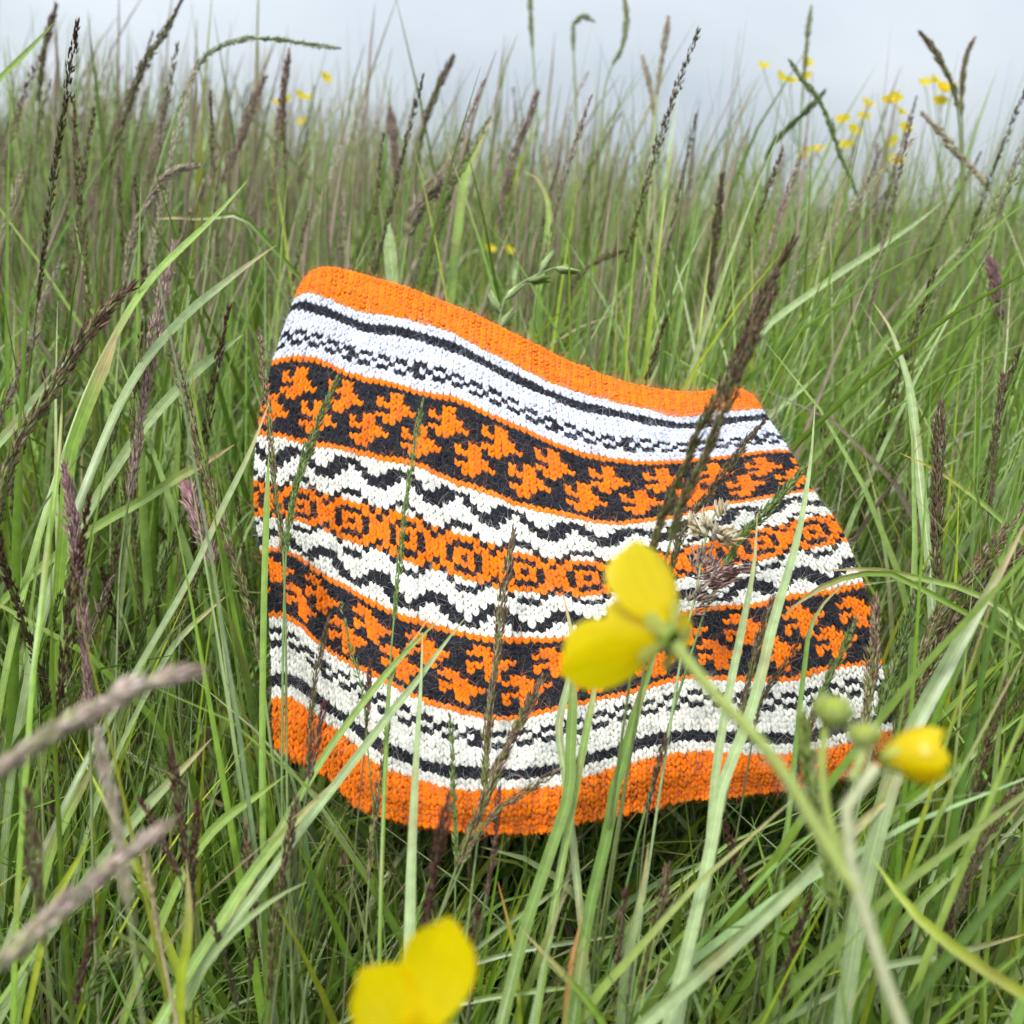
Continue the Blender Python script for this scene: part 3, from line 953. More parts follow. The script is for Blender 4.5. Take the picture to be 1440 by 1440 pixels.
while placed < 52 and tries < 3000:
    tries += 1
    x = rng.uniform(-0.50, 0.50); y = rng.uniform(0.30, 0.62)
    m1, m2, P, cn = SHORT[rng.integers(0, 8)]
    sc = float(rng.uniform(0.8, 1.25))
    mw = Matrix.Translation((x, y, float(ground_z(x, y)) - 0.003)) @ Matrix.Rotation(float(rng.normal(0.2, 1.0)), 4, 'Z') @ Matrix.Rotation(float(rng.normal(0.06, 0.12)), 4, 'Y') @ Matrix.Diagonal((sc, sc, sc, 1))
    W = np.array([tuple(mw @ Vector(p)) for p in P])
    if not clear_of_cowl(W[None], 0.27)[0]: continue
    px, py, d = proj(W)
    if not ((px[:12] > 0) & (px[:12] < 1440) & (py[:12] < 1440)).any(): continue
    where = 'left of the cowl' if px[4] < 380 and py[4] < 1000 else ('right of the cowl' if px[4] > 1200 and py[4] < 1000 else ('at lower left' if px[4] < 480 else ('at lower right' if px[4] > 1000 else 'below the cowl')))
    run = px[0] - px[10]
    lean = 'leaning right' if run > 22 else ('leaning left' if run < -22 else 'standing upright')
    size = 'short' if sc < 0.95 else ('tall' if sc > 1.1 else 'middling')
    e = empty('seed_stalk', (0, 0, 0), '%s %s seed stalk %s in near grass %s' % (size, cn, lean, where), 'grass stalk', 'seed stalks in the near grass ' + where)
    e.matrix_world = mw
    for nm, mm in (('stem', m1), ('seed_head', m2)):
        c = bpy.data.objects.new(nm, mm); C.objects.link(c); c.parent = e
    placed += 1

# ================================================================== stalks and blades one can point at
# --- seed stalks in front of and beside the cowl (pixel paths run from the tip down)
stalk('large soft dark brown seed stalk crossing the right end of the top rim', [(1118, 335), (1090, 385), (1062, 440), (1030, 525), (1000, 572), (977, 622), (953, 678), (925, 745), (905, 830), (890, 930)], 21, 'brown', 0.78, d=(0.285, 0.305), count=800, slen=0.0030, swid=0.0007)
stalk('second soft brown stalk close beside the large one on the right top rim', [(1092, 405), (1066, 460), (1040, 522), (1018, 572), (1001, 622), (976, 675), (956, 712), (940, 775), (925, 830), (908, 930)], 17, 'brown', 0.7, d=(0.280, 0.298), count=650, slen=0.0030, swid=0.0007)
stalk('brown seed stalk slanting over the right upper leaf band', [(1076, 590), (1050, 622), (1012, 675), (980, 716), (958, 755), (940, 815), (925, 880)], 13, 'dark', 0.8)
stalk('green-brown seed spike slanting over the right zigzag band', [(1137, 651), (1108, 685), (1075, 722), (1040, 760), (1020, 798), (995, 850), (975, 910)], 14, 'green', 0.7)
stalk('tall brown-green seed stalk up the middle of the cowl', [(723, 742), (716, 790), (707, 835), (700, 910), (692, 965), (685, 1035), (681, 1110), (672, 1180)], 15, 'brown', 0.85)
stalk('dark seed stalk forking right over the bottom speckled band', [(764, 950), (741, 997), (716, 1045), (690, 1105), (657, 1180), (620, 1282)], 16, 'brown', 0.85, off=0.05)
stalk('thin seed stalk lying over the lower right of the bottom rim', [(788, 1082), (740, 1113), (707, 1133), (668, 1180), (640, 1240)], 12, 'brown', 0.85, off=0.055)
stalk('short dark red spike on the middle of the bottom rim', [(703, 1107), (700, 1140), (696, 1183), (685, 1250), (672, 1330)], 9, 'red', 0.7, off=0.05)
stalk('thin upright seed stalk left of middle on the bottom rim', [(633, 1003), (636, 1050), (638, 1110), (640, 1160), (640, 1290)], 9, 'green', 0.7)
stalk('soft red-brown stalk in front of the bottom rim above the buttercup', [(632, 1113), (620, 1180), (607, 1235), (600, 1300), (597, 1370)], 17, 'red', 0.95, d=0.255)
stalk('green-brown stalk left of the pale blade under the lower leaf band', [(547, 1005), (542, 1050), (536, 1100), (524, 1167), (517, 1267)], 12, 'brown', 0.9)
stalk('dark brown spike over the lower left leaf band', [(462, 867), (454, 905), (447, 935), (440, 975), (437, 1030), (432, 1090), (425, 1180)], 10, 'dark', 0.75)
stalk('forked dark red seed head at the lower left rim corner', [(457, 985), (450, 1015), (446, 1045), (438, 1080), (425, 1150)], 12, 'red', 0.7, off=0.05)
stalk('dark red tip over the lower left speckled band', [(520, 927), (519, 960), (517, 1000), (512, 1060), (505, 1130)], 8, 'red', 0.6)
stalk('tall thin seed stalk rising along the left edge of the cowl', [(365, 462), (372, 535), (380, 610), (388, 700), (397, 760), (400, 830), (402, 900), (403, 1050)], 12, 'brown', 0.62)
stalk('green seed stalk branching right over the left leaf band', [(476, 530), (457, 572), (437, 622), (415, 690), (404, 760), (400, 830), (398, 920)], 13, 'green', 0.72, off=0.045)
stalk('fine brown-green stalk left of middle across the upper leaf band', [(595, 560), (586, 610), (576, 670), (568, 730), (561, 800), (555, 860), (549, 930), (545, 1000)], 10, 'green', 0.75)
stalk('loose pale spikelet stalk over the lower left leaf band', [(480, 845), (487, 885), (497, 925), (510, 975), (516, 1040)], 8, 'green', 0.9, count=70, spread=0.6)
stalk('thick soft brown seed head slanting at the far left edge', [(187, 398), (133, 455), (85, 530), (33, 610), (0, 690), (-30, 780)], 25, 'brown', 0.85, d=(0.37, 0.33), count=520)
stalk('long pink-purple spike standing in the left foreground', [(90, 650), (100, 715), (108, 785), (116, 870), (123, 950), (128, 1095), (130, 1200)], 19, 'pink', 0.72, d=(0.36, 0.33), count=520)
stalk('slim purple seed head leaning in the left grass', [(248, 338), (228, 415), (215, 490), (200, 580), (187, 668), (170, 780), (165, 900)], 17, 'purple', 0.7, d=(0.50, 0.42))
stalk('dark bristly stalk leaning left just beside the cowl', [(237, 468), (252, 525), (268, 582), (290, 668), (320, 764), (347, 842), (368, 950), (380, 1040)], 18, 'brown', 0.85, off=0.03, count=480, spread=0.4)
stalk('pale pink feathery head left of the cowl', [(264, 682), (270, 705), (279, 732), (290, 762), (300, 800), (310, 880)], 20, 'pink', 0.55, off=0.02, slen=0.006, spread=0.5)
stalk('blurred mauve seed head reaching in from the lower left edge', [(276, 940), (213, 958), (133, 994), (67, 1034), (0, 1082), (-60, 1130)], 26, 'mauve', 0.9, d=(0.165, 0.15), count=420, slen=0.0032, swid=0.0011)
stalk('blurred mauve seed head slanting across the bottom left corner', [(238, 1158), (167, 1210), (100, 1267), (33, 1327), (-20, 1370)], 22, 'mauve', 0.8, d=(0.175, 0.16), count=420, slen=0.0032, swid=0.0011)
stalk('blurred upright purple-brown stalk in the bottom left', [(137, 1026), (157, 1127), (170, 1195), (183, 1295), (196, 1400)], 17, 'mauve', 0.6, d=(0.20, 0.19), count=320)
stalk('dark red spike in the lower left grass', [(240, 1042), (247, 1095), (254, 1145), (262, 1200), (270, 1245), (277, 1330)], 14, 'red', 0.85, d=0.30)
stalk('short dark red spike beside the lower left red one', [(278, 1125), (276, 1165), (273, 1210), (272, 1290)], 12, 'red', 0.8, d=0.30)
stalk('red-tipped green stalk bending at the lower left', [(196, 1123), (212, 1150), (228, 1180), (248, 1222), (263, 1262), (262, 1340)], 11, 'red', 0.35, d=0.29)
stalk('soft brown stalk at the left edge of the bottom corner', [(38, 1108), (42, 1150), (46, 1195), (55, 1260), (66, 1350)], 20, 'brown', 0.9, d=0.235)
stalk('red-brown stalk at the bottom left of the grass', [(137, 1290), (124, 1340), (110, 1390), (98, 1440)], 12, 'red', 0.9, d=0.27)
stalk('brown stalk slanting in the bottom left by the straw', [(298, 1290), (313, 1340), (328, 1390), (340, 1440)], 10, 'dark', 0.9, d=0.29)
stalk('brown knobbly stalk under the lower left corner of the cowl', [(418, 1120), (405, 1190), (392, 1260), (383, 1330), (378, 1430)], 15, 'brown', 0.9, d=0.31)
stalk('brown stalk leaning in the grass below the left rim', [(345, 1160), (352, 1220), (357, 1290), (352, 1370), (345, 1440)], 14, 'brown', 0.8, d=0.32)
stalk('drooping green-brown seed head at the bottom left', [(178, 1335), (160, 1352), (142, 1362), (130, 1388), (124, 1430)], 20, 'green', 0.7, d=0.30, spread=0.5)
stalk('dark seed stalk standing beside the right side of the cowl', [(1323, 565), (1321, 610), (1319, 655), (1317, 770), (1318, 860)], 17, 'dark', 0.85, d=(0.43, 0.40))
stalk('brown seed head slanting in from the right edge', [(1446, 712), (1415, 748), (1390, 780), (1355, 822), (1320, 868), (1285, 940), (1262, 1020)], 22, 'brown', 0.8, d=(0.40, 0.36), count=480)
stalk('second brown seed head slanting below the first at the right edge', [(1450, 765), (1418, 790), (1380, 830), (1345, 880), (1318, 930), (1300, 1000)], 17, 'brown', 0.8, d=(0.41, 0.38))
stalk('thin brown stalk upright at the right edge', [(1410, 525), (1404, 580), (1398, 640), (1392, 720), (1388, 820)], 11, 'dark', 0.7, d=(0.47, 0.43))
stalk('long dark brown stalk slanting to the lower right edge', [(1446, 1085), (1420, 1125), (1394, 1160), (1362, 1233), (1345, 1280), (1322, 1350), (1300, 1430)], 15, 'dark', 0.85, d=(0.33, 0.29))
stalk('red-brown stalk below the bottom rim by the pale node', [(1016, 1145), (1026, 1180), (1040, 1220), (1052, 1260), (1062, 1300), (1068, 1400)], 13, 'red', 0.8, d=0.31)
stalk('red-brown stalk slanting under the buttercup stem', [(1141, 1252), (1128, 1295), (1112, 1345), (1100, 1400), (1092, 1450)], 13, 'red', 0.8, d=0.29)
stalk('soft green seed head behind the round buds', [(1128, 1000), (1135, 1060), (1146, 1130), (1160, 1200), (1172, 1270), (1182, 1360)], 26, 'lime', 0.8, d=0.235, count=420)
stalk('dark green seed stalk across the right end of the lower leaf band', [(1205, 868), (1185, 915), (1160, 965), (1140, 1015), (1120, 1080), (1105, 1160)], 13, 'green', 0.75, off=0.045)
stalk('brown seed stalk standing at the lower right corner of the cowl', [(1232, 838), (1230, 900), (1224, 960), (1216, 1020), (1200, 1100)], 17, 'brown', 0.8, off=0.055)
stalk('olive seed head leaning right beside the lower right corner', [(1302, 800), (1280, 870), (1258, 935), (1238, 1000), (1222, 1070)], 20, 'green', 0.8, off=0.045, count=440)
stalk('olive bristly head right of the lower rim', [(1350, 850), (1318, 910), (1290, 965), (1262, 1030), (1240, 1110)], 20, 'brown', 0.8, off=0.04, count=420)
stalk('brown thin stalk over the speckles at lower right', [(1150, 985), (1140, 1020), (1128, 1062), (1118, 1110)], 11, 'red', 0.7, off=0.05)
stalk('dark red spike right of middle on the bottom rim', [(938, 1032), (930, 1060), (918, 1105), (908, 1160), (900, 1240)], 10, 'red', 0.65, off=0.05)
stalk('brown seed head across the lower leaf band between two pale blades', [(1088, 835), (1075, 880), (1060, 925), (1048, 985), (1035, 1050), (1020, 1130)], 13, 'brown', 0.75)
stalk('brown stalk across lower leaf band right of the pale blades', [(1122, 905), (1100, 940), (1075, 975), (1062, 1020), (1050, 1090)], 10, 'dark', 0.7, off=0.045)
stalk('drooping brown stalk in the lower right grass', [(1415, 955), (1400, 1010), (1380, 1070), (1360, 1130), (1342, 1200)], 14, 'brown', 0.7, d=0.33)
stalk('dark spike low at the bottom right', [(1338, 1250), (1332, 1300), (1326, 1350), (1322, 1430)], 11, 'red', 0.6, d=0.30)
stalk('brown bristly stalk in the bottom middle grass', [(940, 1215), (930, 1270), (915, 1330), (900, 1385), (885, 1440)], 15, 'brown', 0.85, d=0.30)
stalk('dark red-brown stalk upright in the bottom middle', [(880, 1250), (874, 1300), (868, 1360), (862, 1440)], 11, 'red', 0.85, d=0.29)
stalk('purple-brown stalk under the rim near the bottom buttercup', [(672, 1270), (668, 1320), (664, 1370), (660, 1440)], 12, 'red', 0.9, d=0.30)
# --- tall heads against the sky
stalk('tall brown seed head leaning right into the upper left sky', [(258, -4), (235, 40), (207, 82), (187, 130), (168, 188), (150, 260), (140, 340)], 13, 'brown', 0.72, d=0.80)
stalk('arching green seed head bowed to the right against the sky', [(478, 69), (420, 60), (360, 53), (322, 60), (292, 76), (272, 105), (258, 135), (240, 180), (222, 240)], 9, 'pale', 0.8, d=0.72, spread=0.45)
stalk('brown stalk at the upper left corner', [(80, 6), (68, 45), (60, 80), (55, 140), (48, 220)], 11, 'brown', 0.7, d=0.95)
stalk('brown seed head rising at upper left beside the yellow flowers', [(374, 106), (355, 145), (342, 190), (320, 235), (300, 290)], 14, 'purple', 0.8, d=0.85)
stalk('thin upright brown spike in the upper left sky', [(407, 74), (403, 105), (399, 140), (396, 200), (392, 280)], 9, 'brown', 0.6, d=1.0)
stalk('brown bent seed head over the top middle', [(638, 78), (622, 110), (605, 150), (592, 195), (580, 250)], 14, 'brown', 0.75, d=0.95)
stalk('dark pointed seed head rising right of top middle', [(757, 128), (742, 170), (728, 205), (716, 240), (705, 300), (700, 370)], 16, 'purple', 0.85, d=0.80)
stalk('pale green foxtail head at the top middle edge', [(745, -12), (746, 10), (747, 40), (752, 110), (757, 200)], 9, 'pale', 0.3, d=1.3)
stalk('nodding pale foxtail head in the top sky', [(836, 30), (822, 22), (810, 26), (806, 42), (808, 110), (812, 200)], 9, 'pale', 0.28, d=1.4)
stalk('tall pale yellow head at the top right of middle', [(877, -10), (881, 20), (880, 45), (872, 75), (862, 90), (850, 125), (846, 190)], 11, 'pale', 0.55, d=1.2)
stalk('long twisting dark stalk leaning left below the yellow flowers', [(1110, 83), (1125, 108), (1148, 135), (1168, 175), (1180, 215), (1200, 260), (1210, 305), (1216, 370)], 10, 'green', 0.75, d=0.85)
stalk('pale upright stalk at the top right', [(1141, 8), (1136, 45), (1132, 90), (1127, 150), (1124, 240)], 8, 'pale', 0.5, d=1.2)
stalk('wavy brown stalk leaning left in the upper right sky', [(1293, 44), (1310, 65), (1322, 85), (1335, 110), (1344, 135), (1350, 190), (1352, 260)], 10, 'brown', 0.6, d=0.9)
stalk('brown stalk curving right in the upper right sky', [(1371, 53), (1360, 75), (1354, 105), (1352, 150), (1354, 200), (1356, 280)], 9, 'brown', 0.55, d=0.95)
stalk('green-brown stalk leaning right in the upper right', [(1160, 128), (1135, 155), (1108, 180), (1085, 205), (1072, 240), (1065, 300)], 10, 'green', 0.7, d=0.95)
stalk('pale drooping panicle leaning left in the upper right', [(1296, 158), (1318, 180), (1345, 215), (1375, 245), (1405, 290), (1430, 350)], 12, 'mauve', 0.6, d=0.8)
stalk('brown double-headed stalk at the right of top middle', [(940, 24), (935, 60), (928, 100), (922, 150), (918, 210)], 10, 'mauve', 0.65, d=1.0)
stalk('pair stalk leaning to the brown double-headed one', [(903, 78), (910, 105), (917, 135), (919, 180), (920, 240)], 9, 'mauve', 0.6, d=1.0)
stalk('pink plume at the right edge above the long blade', [(1392, 362), (1400, 400), (1408, 440), (1412, 500), (1416, 580)], 20, 'pink', 0.45, d=0.62, spread=0.4)
stalk('dusty pink plume behind the top of the cowl', [(636, 248), (612, 262), (590, 290), (575, 325), (566, 380)], 30, 'mauve', 0.75, d=0.80, spread=0.6, slen=0.007, swid=0.0016)
stalk('dark brown stalk behind the right top rim', [(1016, 245), (1010, 300), (1003, 360), (997, 420), (992, 500)], 14, 'dark', 0.7, d=0.78)
stalk('curved brown stalk behind the right of the top rim', [(882, 351), (850, 362), (822, 380), (800, 410), (788, 455), (780, 520)], 9, 'brown', 0.6, d=0.70)
stalk('grey mauve seed head bending at the upper left', [(281, 233), (258, 236), (238, 246), (222, 262), (200, 300), (183, 345), (175, 400), (168, 480)], 12, 'mauve', 0.75, d=0.60)
stalk('purple head standing behind the left top corner', [(548, 150), (552, 190), (557, 235), (556, 300)], 20, 'purple', 0.75, d=0.95)
# --- straw, braid and dry florets
stalk('bleached straw stalk in the bottom left grass', [(200, 1190), (208, 1235), (217, 1278), (230, 1350), (247, 1430)], 7, 'straw', 0.12, d=0.26, stem_w=9)
r = empty('braided_rye_head', unproj(np.array(705.), np.array(480.), np.array(0.585)), 'pale green braided rye grass head behind the top rim', 'grass stalk')
P, fr, dm = hero_path([(800, 373), (775, 378), (748, 390), (722, 405), (707, 428), (700, 470), (698, 520)], 0, 0.585, 40)
acc = Acc(); tube(acc, P, 0.0006, np.array(PALE) * 0.9, 5); keep(acc.obj('stem', M_STEM), r)
for i in range(15):
    q = 1 + i; sgn = 1 if i % 2 else -1
    T = norm(P[q] - P[q + 1]); sd = norm(np.cross(T, FWD)) * sgn
    acc = Acc()
    spikelets(acc, P[q][None] + np.zeros((3, 3)), (T * 0.9 + sd * 0.55)[None] + rng.normal(0, 0.06, (3, 3)), 0.0155, 0.0048, np.array([PALE * 1.3, PALE * 1.5, PALE * 1.15]))
    keep(acc.obj('spikelet', M_SEED), r)
r = empty('dry_floret_head', unproj(np.array(950.), np.array(900.), np.array(0.375)), 'cream and mauve dry floret head over the right side of the cowl', 'grass stalk')
P, fr, dm = hero_path([(1010, 712), (990, 760), (985, 800), (975, 850), (962, 900), (952, 960)], 0.05, None, 30)
acc = Acc(); tube(acc, P, 0.0005, np.array(PALE) * 0.9, 5); keep(acc.obj('stem', M_STEM), r)


def floret(cx, cy, n, ln, wd, colors, dirx, diry, nm='floret', sprd=0.5, jit=6):
    acc = Acc()
    dep = plane_depth(cy) - 0.05
    b = unproj(cx + rng.normal(0, jit, n), cy + rng.normal(0, jit, n), dep + rng.normal(0, 0.0015, n))
    dv = RGT * dirx + UPV * diry
    dirs = dv[None] + rng.normal(0, sprd, (n, 3)) * np.array([1, 0.6, 1])
    cc = np.array(colors)[rng.integers(0, len(colors), n)] * rng.uniform(0.85, 1.15, (n, 1))
    spikelets(acc, b, dirs, ln * rng.uniform(0.8, 1.2, n), wd * rng.uniform(0.8, 1.2, n), cc)
    keep(acc.obj(nm, M_SEED), r)


CREAM = [(.72, .62, .42), (.66, .54, .34), (.75, .68, .52)]
MAUVE = [(.30, .17, .16), (.42, .29, .25), (.24, .13, .12), (.50, .40, .33)]
floret(1012, 722, 16, 0.0060, 0.0020, CREAM, 0.1, 1.0, sprd=0.35, jit=4)
floret(985, 745, 30, 0.0062, 0.0022, CREAM, -0.4, 0.8)
floret(1003, 752, 20, 0.0058, 0.0022, CREAM, 0.3, 0.7)
floret(1020, 757, 14, 0.0055, 0.0020, CREAM, 0.8, 0.4)
floret(990, 795, 40, 0.0045, 0.0011, [(.55, .40, .36), (.45, .30, .28), (.6, .5, .42)], 0.2, 0.9, 'mauve_tuft', 0.4, 9)
floret(1000, 815, 60, 0.0050, 0.0014, MAUVE, 0.9, 0.25, 'mauve_tuft', 0.28, 9)
floret(1022, 806, 46, 0.0050, 0.0013, MAUVE, 0.95, 0.12, 'mauve_tuft', 0.2, 7)
floret(1043, 801, 18, 0.0060, 0.0012, MAUVE, 0.97, 0.05, 'mauve_tuft', 0.14, 4)
floret(985, 845, 36, 0.0048, 0.0011, [(.42, .34, .26), (.35, .24, .20), (.5, .42, .32)], 0.7, 0.5, 'mauve_tuft', 0.4, 10)

# --- broad and long blades
blade('wide pale blade standing below the left of middle rim', [(594, 889), (592, 960), (587, 1040), (583, 1120), (579, 1220), (577, 1320), (575, 1440)], 24, PALE, d=(0.36, 0.27), wmax=0.95, fold=0.12)
blade('long pale blade slanting down left from the lower leaf band', [(655, 868), (625, 905), (590, 953), (550, 1002), (515, 1048), (470, 1106), (425, 1165), (378, 1232), (320, 1310)], 16, PALE * 0.95, off=0.055, wmax=0.35)
blade('bright green blade slanting over the lower left speckled band', [(618, 870), (590, 898), (560, 928), (525, 970), (490, 1016), (462, 1055), (425, 1115), (380, 1190)], 13, MIDG, off=0.05, wmax=0.3)
blade('thin green blade beside the bright one on the lower left', [(605, 865), (585, 895), (562, 925), (548, 960), (545, 1020), (542, 1090)], 8, GREEN, off=0.048)
blade('bright green upright blade at the left side of the cowl', [(378, 640), (376, 690), (374, 760), (372, 830), (371, 886), (370, 960)], 13, GREEN * 1.05, off=0.045, wmax=0.25, fold=0.1)
blade('long grey-green blade leaning in front of the left edge', [(378, 568), (350, 640), (317, 708), (292, 762), (267, 815), (235, 872), (200, 932), (150, 1020)], 13, PALE * 0.8, off=0.05, wmax=0.3)
blade('long pale upright blade over the right bands', [(1146, 570), (1140, 645), (1126, 735), (1107, 808), (1086, 880), (1072, 942), (1050, 1018), (1015, 1106), (1000, 1190), (975, 1300), (940, 1440)], 19, PALE * 1.05, off=0.075, wmax=0.45, fold=0.15)
blade('second pale blade crossing lower beside the long upright one', [(1065, 722), (1060, 795), (1044, 880), (1036, 920), (1026, 968), (1007, 1082), (999, 1180), (985, 1260)], 15, PALE, off=0.065, wmax=0.4, fold=0.15)
blade('broad green blade sweeping down from the right edge', [(1446, 728), (1400, 815), (1352, 898), (1310, 975), (1287, 1018), (1254, 1100), (1228, 1195), (1205, 1300), (1190, 1400)], 30, PALE * 0.85, d=(0.30, 0.27), wmax=0.35, fold=0.15)
blade('wide blue-green blade crossing the lower right foreground', [(1272, 1098), (1235, 1135), (1193, 1172), (1127, 1238), (1043, 1318), (960, 1392), (900, 1445)], 24, PALE * 0.9, d=(0.285, 0.25), wmax=0.25, fold=0.3)
blade('yellow-green arched leaf running to the bottom right edge', [(1226, 1205), (1250, 1240), (1278, 1275), (1310, 1308), (1345, 1335), (1395, 1370), (1445, 1400)], 22, LIME * 0.85, d=(0.26, 0.23), wmax=0.5, fold=0.1)
blade('dark green wide blade right of middle below the flower', [(930, 890), (915, 938), (895, 998), (876, 1072), (862, 1120), (855, 1170), (828, 1285), (812, 1400)], 20, DEEP * 1.3, off=0.06, wmax=0.3)
blade('deep green sheath hanging below the middle flower', [(808, 900), (806, 970), (803, 1040), (800, 1112), (785, 1165), (768, 1215), (740, 1300), (720, 1380)], 21, GREEN * 0.8, off=0.055, wmax=0.25, fold=0.1)
blade('pale thin blade left of the hanging sheath', [(792, 835), (803, 885), (808, 905), (800, 960), (786, 1020), (795, 1090)], 14, PALE * 0.95, off=0.04)
blade('green blade right of the hanging sheath', [(846, 915), (838, 960), (826, 1020), (815, 1080), (800, 1160)], 14, MIDG, off=0.05)
blade('grey-green bent leaf in the meadow right of the cowl', [(1227, 425), (1248, 455), (1264, 494), (1280, 550), (1287, 610), (1295, 690), (1306, 780), (1312, 870)], 17, PALE, d=(0.55, 0.47), wmax=0.5)
blade('leaf with yellow tip pointing left at the right side', [(1265, 637), (1295, 650), (1328, 668), (1372, 700), (1421, 744), (1460, 790)], 9, MIDG * 1.1, d=0.42, tipcol=(0.6, 0.42, 0.08))
blade('green sheathed leaf arching to the right end of the cowl', [(1166, 802), (1200, 800), (1243, 803), (1293, 813), (1347, 825), (1400, 850), (1450, 890)], 11, MIDG * 1.1, off=0.05, wmax=0.2)
blade('folded green leaf drooping over the right lower leaf band', [(1103, 864), (1130, 842), (1160, 823), (1200, 809), (1250, 806), (1300, 830)], 11, GREEN, off=0.055, wmax=0.3)
blade('dark green stem curve falling from the drooping leaf', [(1200, 812), (1165, 840), (1140, 880), (1132, 930), (1125, 990), (1118, 1060)], 9, DEEP * 1.4, off=0.06)
blade('long pale blade sloping across the upper right meadow', [(1330, 280), (1290, 312), (1243, 344), (1195, 375), (1147, 408), (1105, 438), (1070, 468), (1030, 520)], 13, PALE, d=(0.66, 0.60), wmax=0.35)
blade('short pale blade behind the right top rim', [(1160, 515), (1130, 545), (1085, 582), (1060, 605), (1030, 640)], 12, PALE, d=(0.60, 0.57))
blade('light green blade slanting in the upper left meadow', [(347, 255), (318, 288), (283, 324), (247, 358), (213, 394), (188, 430), (165, 470), (130, 540), (100, 620)], 16, MIDG * 1.2, d=(0.50, 0.42), wmax=0.35)
blade('second light green blade below it left of the top rim', [(388, 345), (350, 372), (317, 398), (275, 432), (240, 468), (205, 510), (170, 570), (140, 640)], 19, PALE * 0.95, d=(0.52, 0.44), wmax=0.4)
blade('green blade tip reaching into the top left corner', [(78, 30), (40, 72), (0, 112), (-40, 160)], 12, MIDG, d=0.6, wmax=0.4)
blade('dark leaf lying level in the upper left meadow', [(219, 308), (250, 306), (283, 307), (315, 304), (340, 302), (356, 318)], 9, DEEP * 1.3, d=0.62, wmax=0.3)
blade('broad grey-green blade rising at the far left edge', [(102, 490), (75, 530), (50, 565), (20, 600), (0, 622), (-40, 680)], 19, PALE * 0.95, d=0.40, wmax=0.3)
blade('bright green broad short leaf in the left meadow', [(166, 462), (157, 490), (145, 520), (133, 548), (117, 588), (100, 640), (92, 720)], 26, GREEN * 1.2, d=0.41, wmax=0.2, fold=0.1)
blade('long bright green blade upright in the left foreground', [(88, 535), (86, 600), (80, 680), (67, 780), (58, 870), (48, 950), (40, 1060), (30, 1200)], 14, GREEN * 1.35, d=(0.36, 0.31), wmax=0.35)
blade('pale blade left of the cowl crossing behind the dark stalk', [(342, 470), (310, 495), (277, 522), (240, 560), (205, 600), (170, 650)], 21, PALE, d=0.50, wmax=0.3)
blade('grey blade slanting low left of the cowl', [(322, 835), (290, 862), (262, 888), (240, 915), (215, 960)], 11, PALE, d=0.40)
blade('broad dull blade left behind the pink spike', [(330, 625), (290, 650), (250, 672), (200, 705), (155, 730), (110, 760)], 18, MIDG, d=0.47, wmax=0.3)
blade('wide light green blade slanting in the lower left', [(298, 1038), (260, 1078), (215, 1125), (180, 1165), (140, 1215), (100, 1270)], 20, PALE * 0.95, d=0.33, wmax=0.4)
blade('bright blade slanting right of the bottom left corner', [(402, 1090), (360, 1120), (318, 1150), (288, 1182), (260, 1225), (235, 1280)], 18, MIDG * 1.2, d=0.33, wmax=0.4)
blade('long blade running from the left edge of the rim to the bottom left', [(480, 1090), (430, 1140), (380, 1195), (340, 1250), (305, 1305), (270, 1360), (230, 1430)], 20, MIDG * 1.15, d=(0.33, 0.28), wmax=0.35)
blade('thin light blade curving along the bottom left', [(432, 1240), (395, 1258), (350, 1290), (315, 1325), (285, 1365), (262, 1410)], 13, PALE, d=0.28, wmax=0.4)
blade('broad lime leaf low in the lower left', [(262, 1210), (266, 1260), (266, 1300), (262, 1345), (256, 1370), (255, 1430)], 20, LIME, d=0.275, wmax=0.5)
blade('bright lime blade at the left edge', [(128, 1175), (112, 1205), (92, 1240), (72, 1280), (60, 1330)], 14, LIME * 0.9, d=0.30)
blade('wide green blade at the lower left edge', [(138, 1060), (120, 1100), (95, 1145), (72, 1200), (60, 1250)], 22, MIDG * 1.1, d=0.34, wmax=0.4)
blade('long thin leaf slanting up right below the bottom rim', [(835, 1208), (800, 1238), (760, 1268), (730, 1288), (690, 1318), (650, 1350)], 9, PALE * 0.8, d=0.33)
blade('green blade sloping down right in the bottom middle', [(732, 1305), (770, 1345), (808, 1385), (840, 1425), (860, 1460)], 13, GREEN * 1.2, d=0.28)
blade('level green blade across the bottom middle', [(845, 1384), (800, 1388), (750, 1393), (700, 1400), (640, 1412)], 11, MIDG, d=0.30)
blade('thin level blade right of bottom middle', [(890, 1310), (850, 1318), (800, 1325), (740, 1335), (690, 1348)], 9, PALE * 0.85, d=0.33)
blade('withered orange-brown blade in the bottom middle', [(820, 1288), (808, 1330), (801, 1370), (797, 1410), (794, 1450)], 11, (0.50, 0.26, 0.10), d=0.29)
blade('yellowing blade with orange tip below the bottom rim', [(700, 1240), (712, 1285), (722, 1330), (728, 1375), (732, 1440)], 9, LIME * 0.9, d=0.31, tipcol=(0.5, 0.25, 0.08))
blade('pale upright blade below the rim right of middle', [(912, 1185), (905, 1240), (893, 1300), (880, 1360), (872, 1440)], 16, PALE * 1.05, d=0.30, wmax=0.5)
blade('long blade rising to the lower right edge', [(1446, 1000), (1390, 1040), (1340, 1080), (1290, 1120), (1240, 1160), (1190, 1210)], 20, GREEN * 1.3, d=0.36, wmax=0.4)
blade('green blade crossing the lower right corner', [(1446, 1120), (1400, 1170), (1350, 1215), (1300, 1262), (1260, 1310), (1230, 1370)], 17, MIDG * 1.1, d=0.33, wmax=0.4)
blade('light level blade near the bottom right edge', [(1446, 1312), (1400, 1325), (1350, 1337), (1300, 1348), (1250, 1356), (1200, 1380)], 14, PALE * 0.95, d=0.31, wmax=0.4)
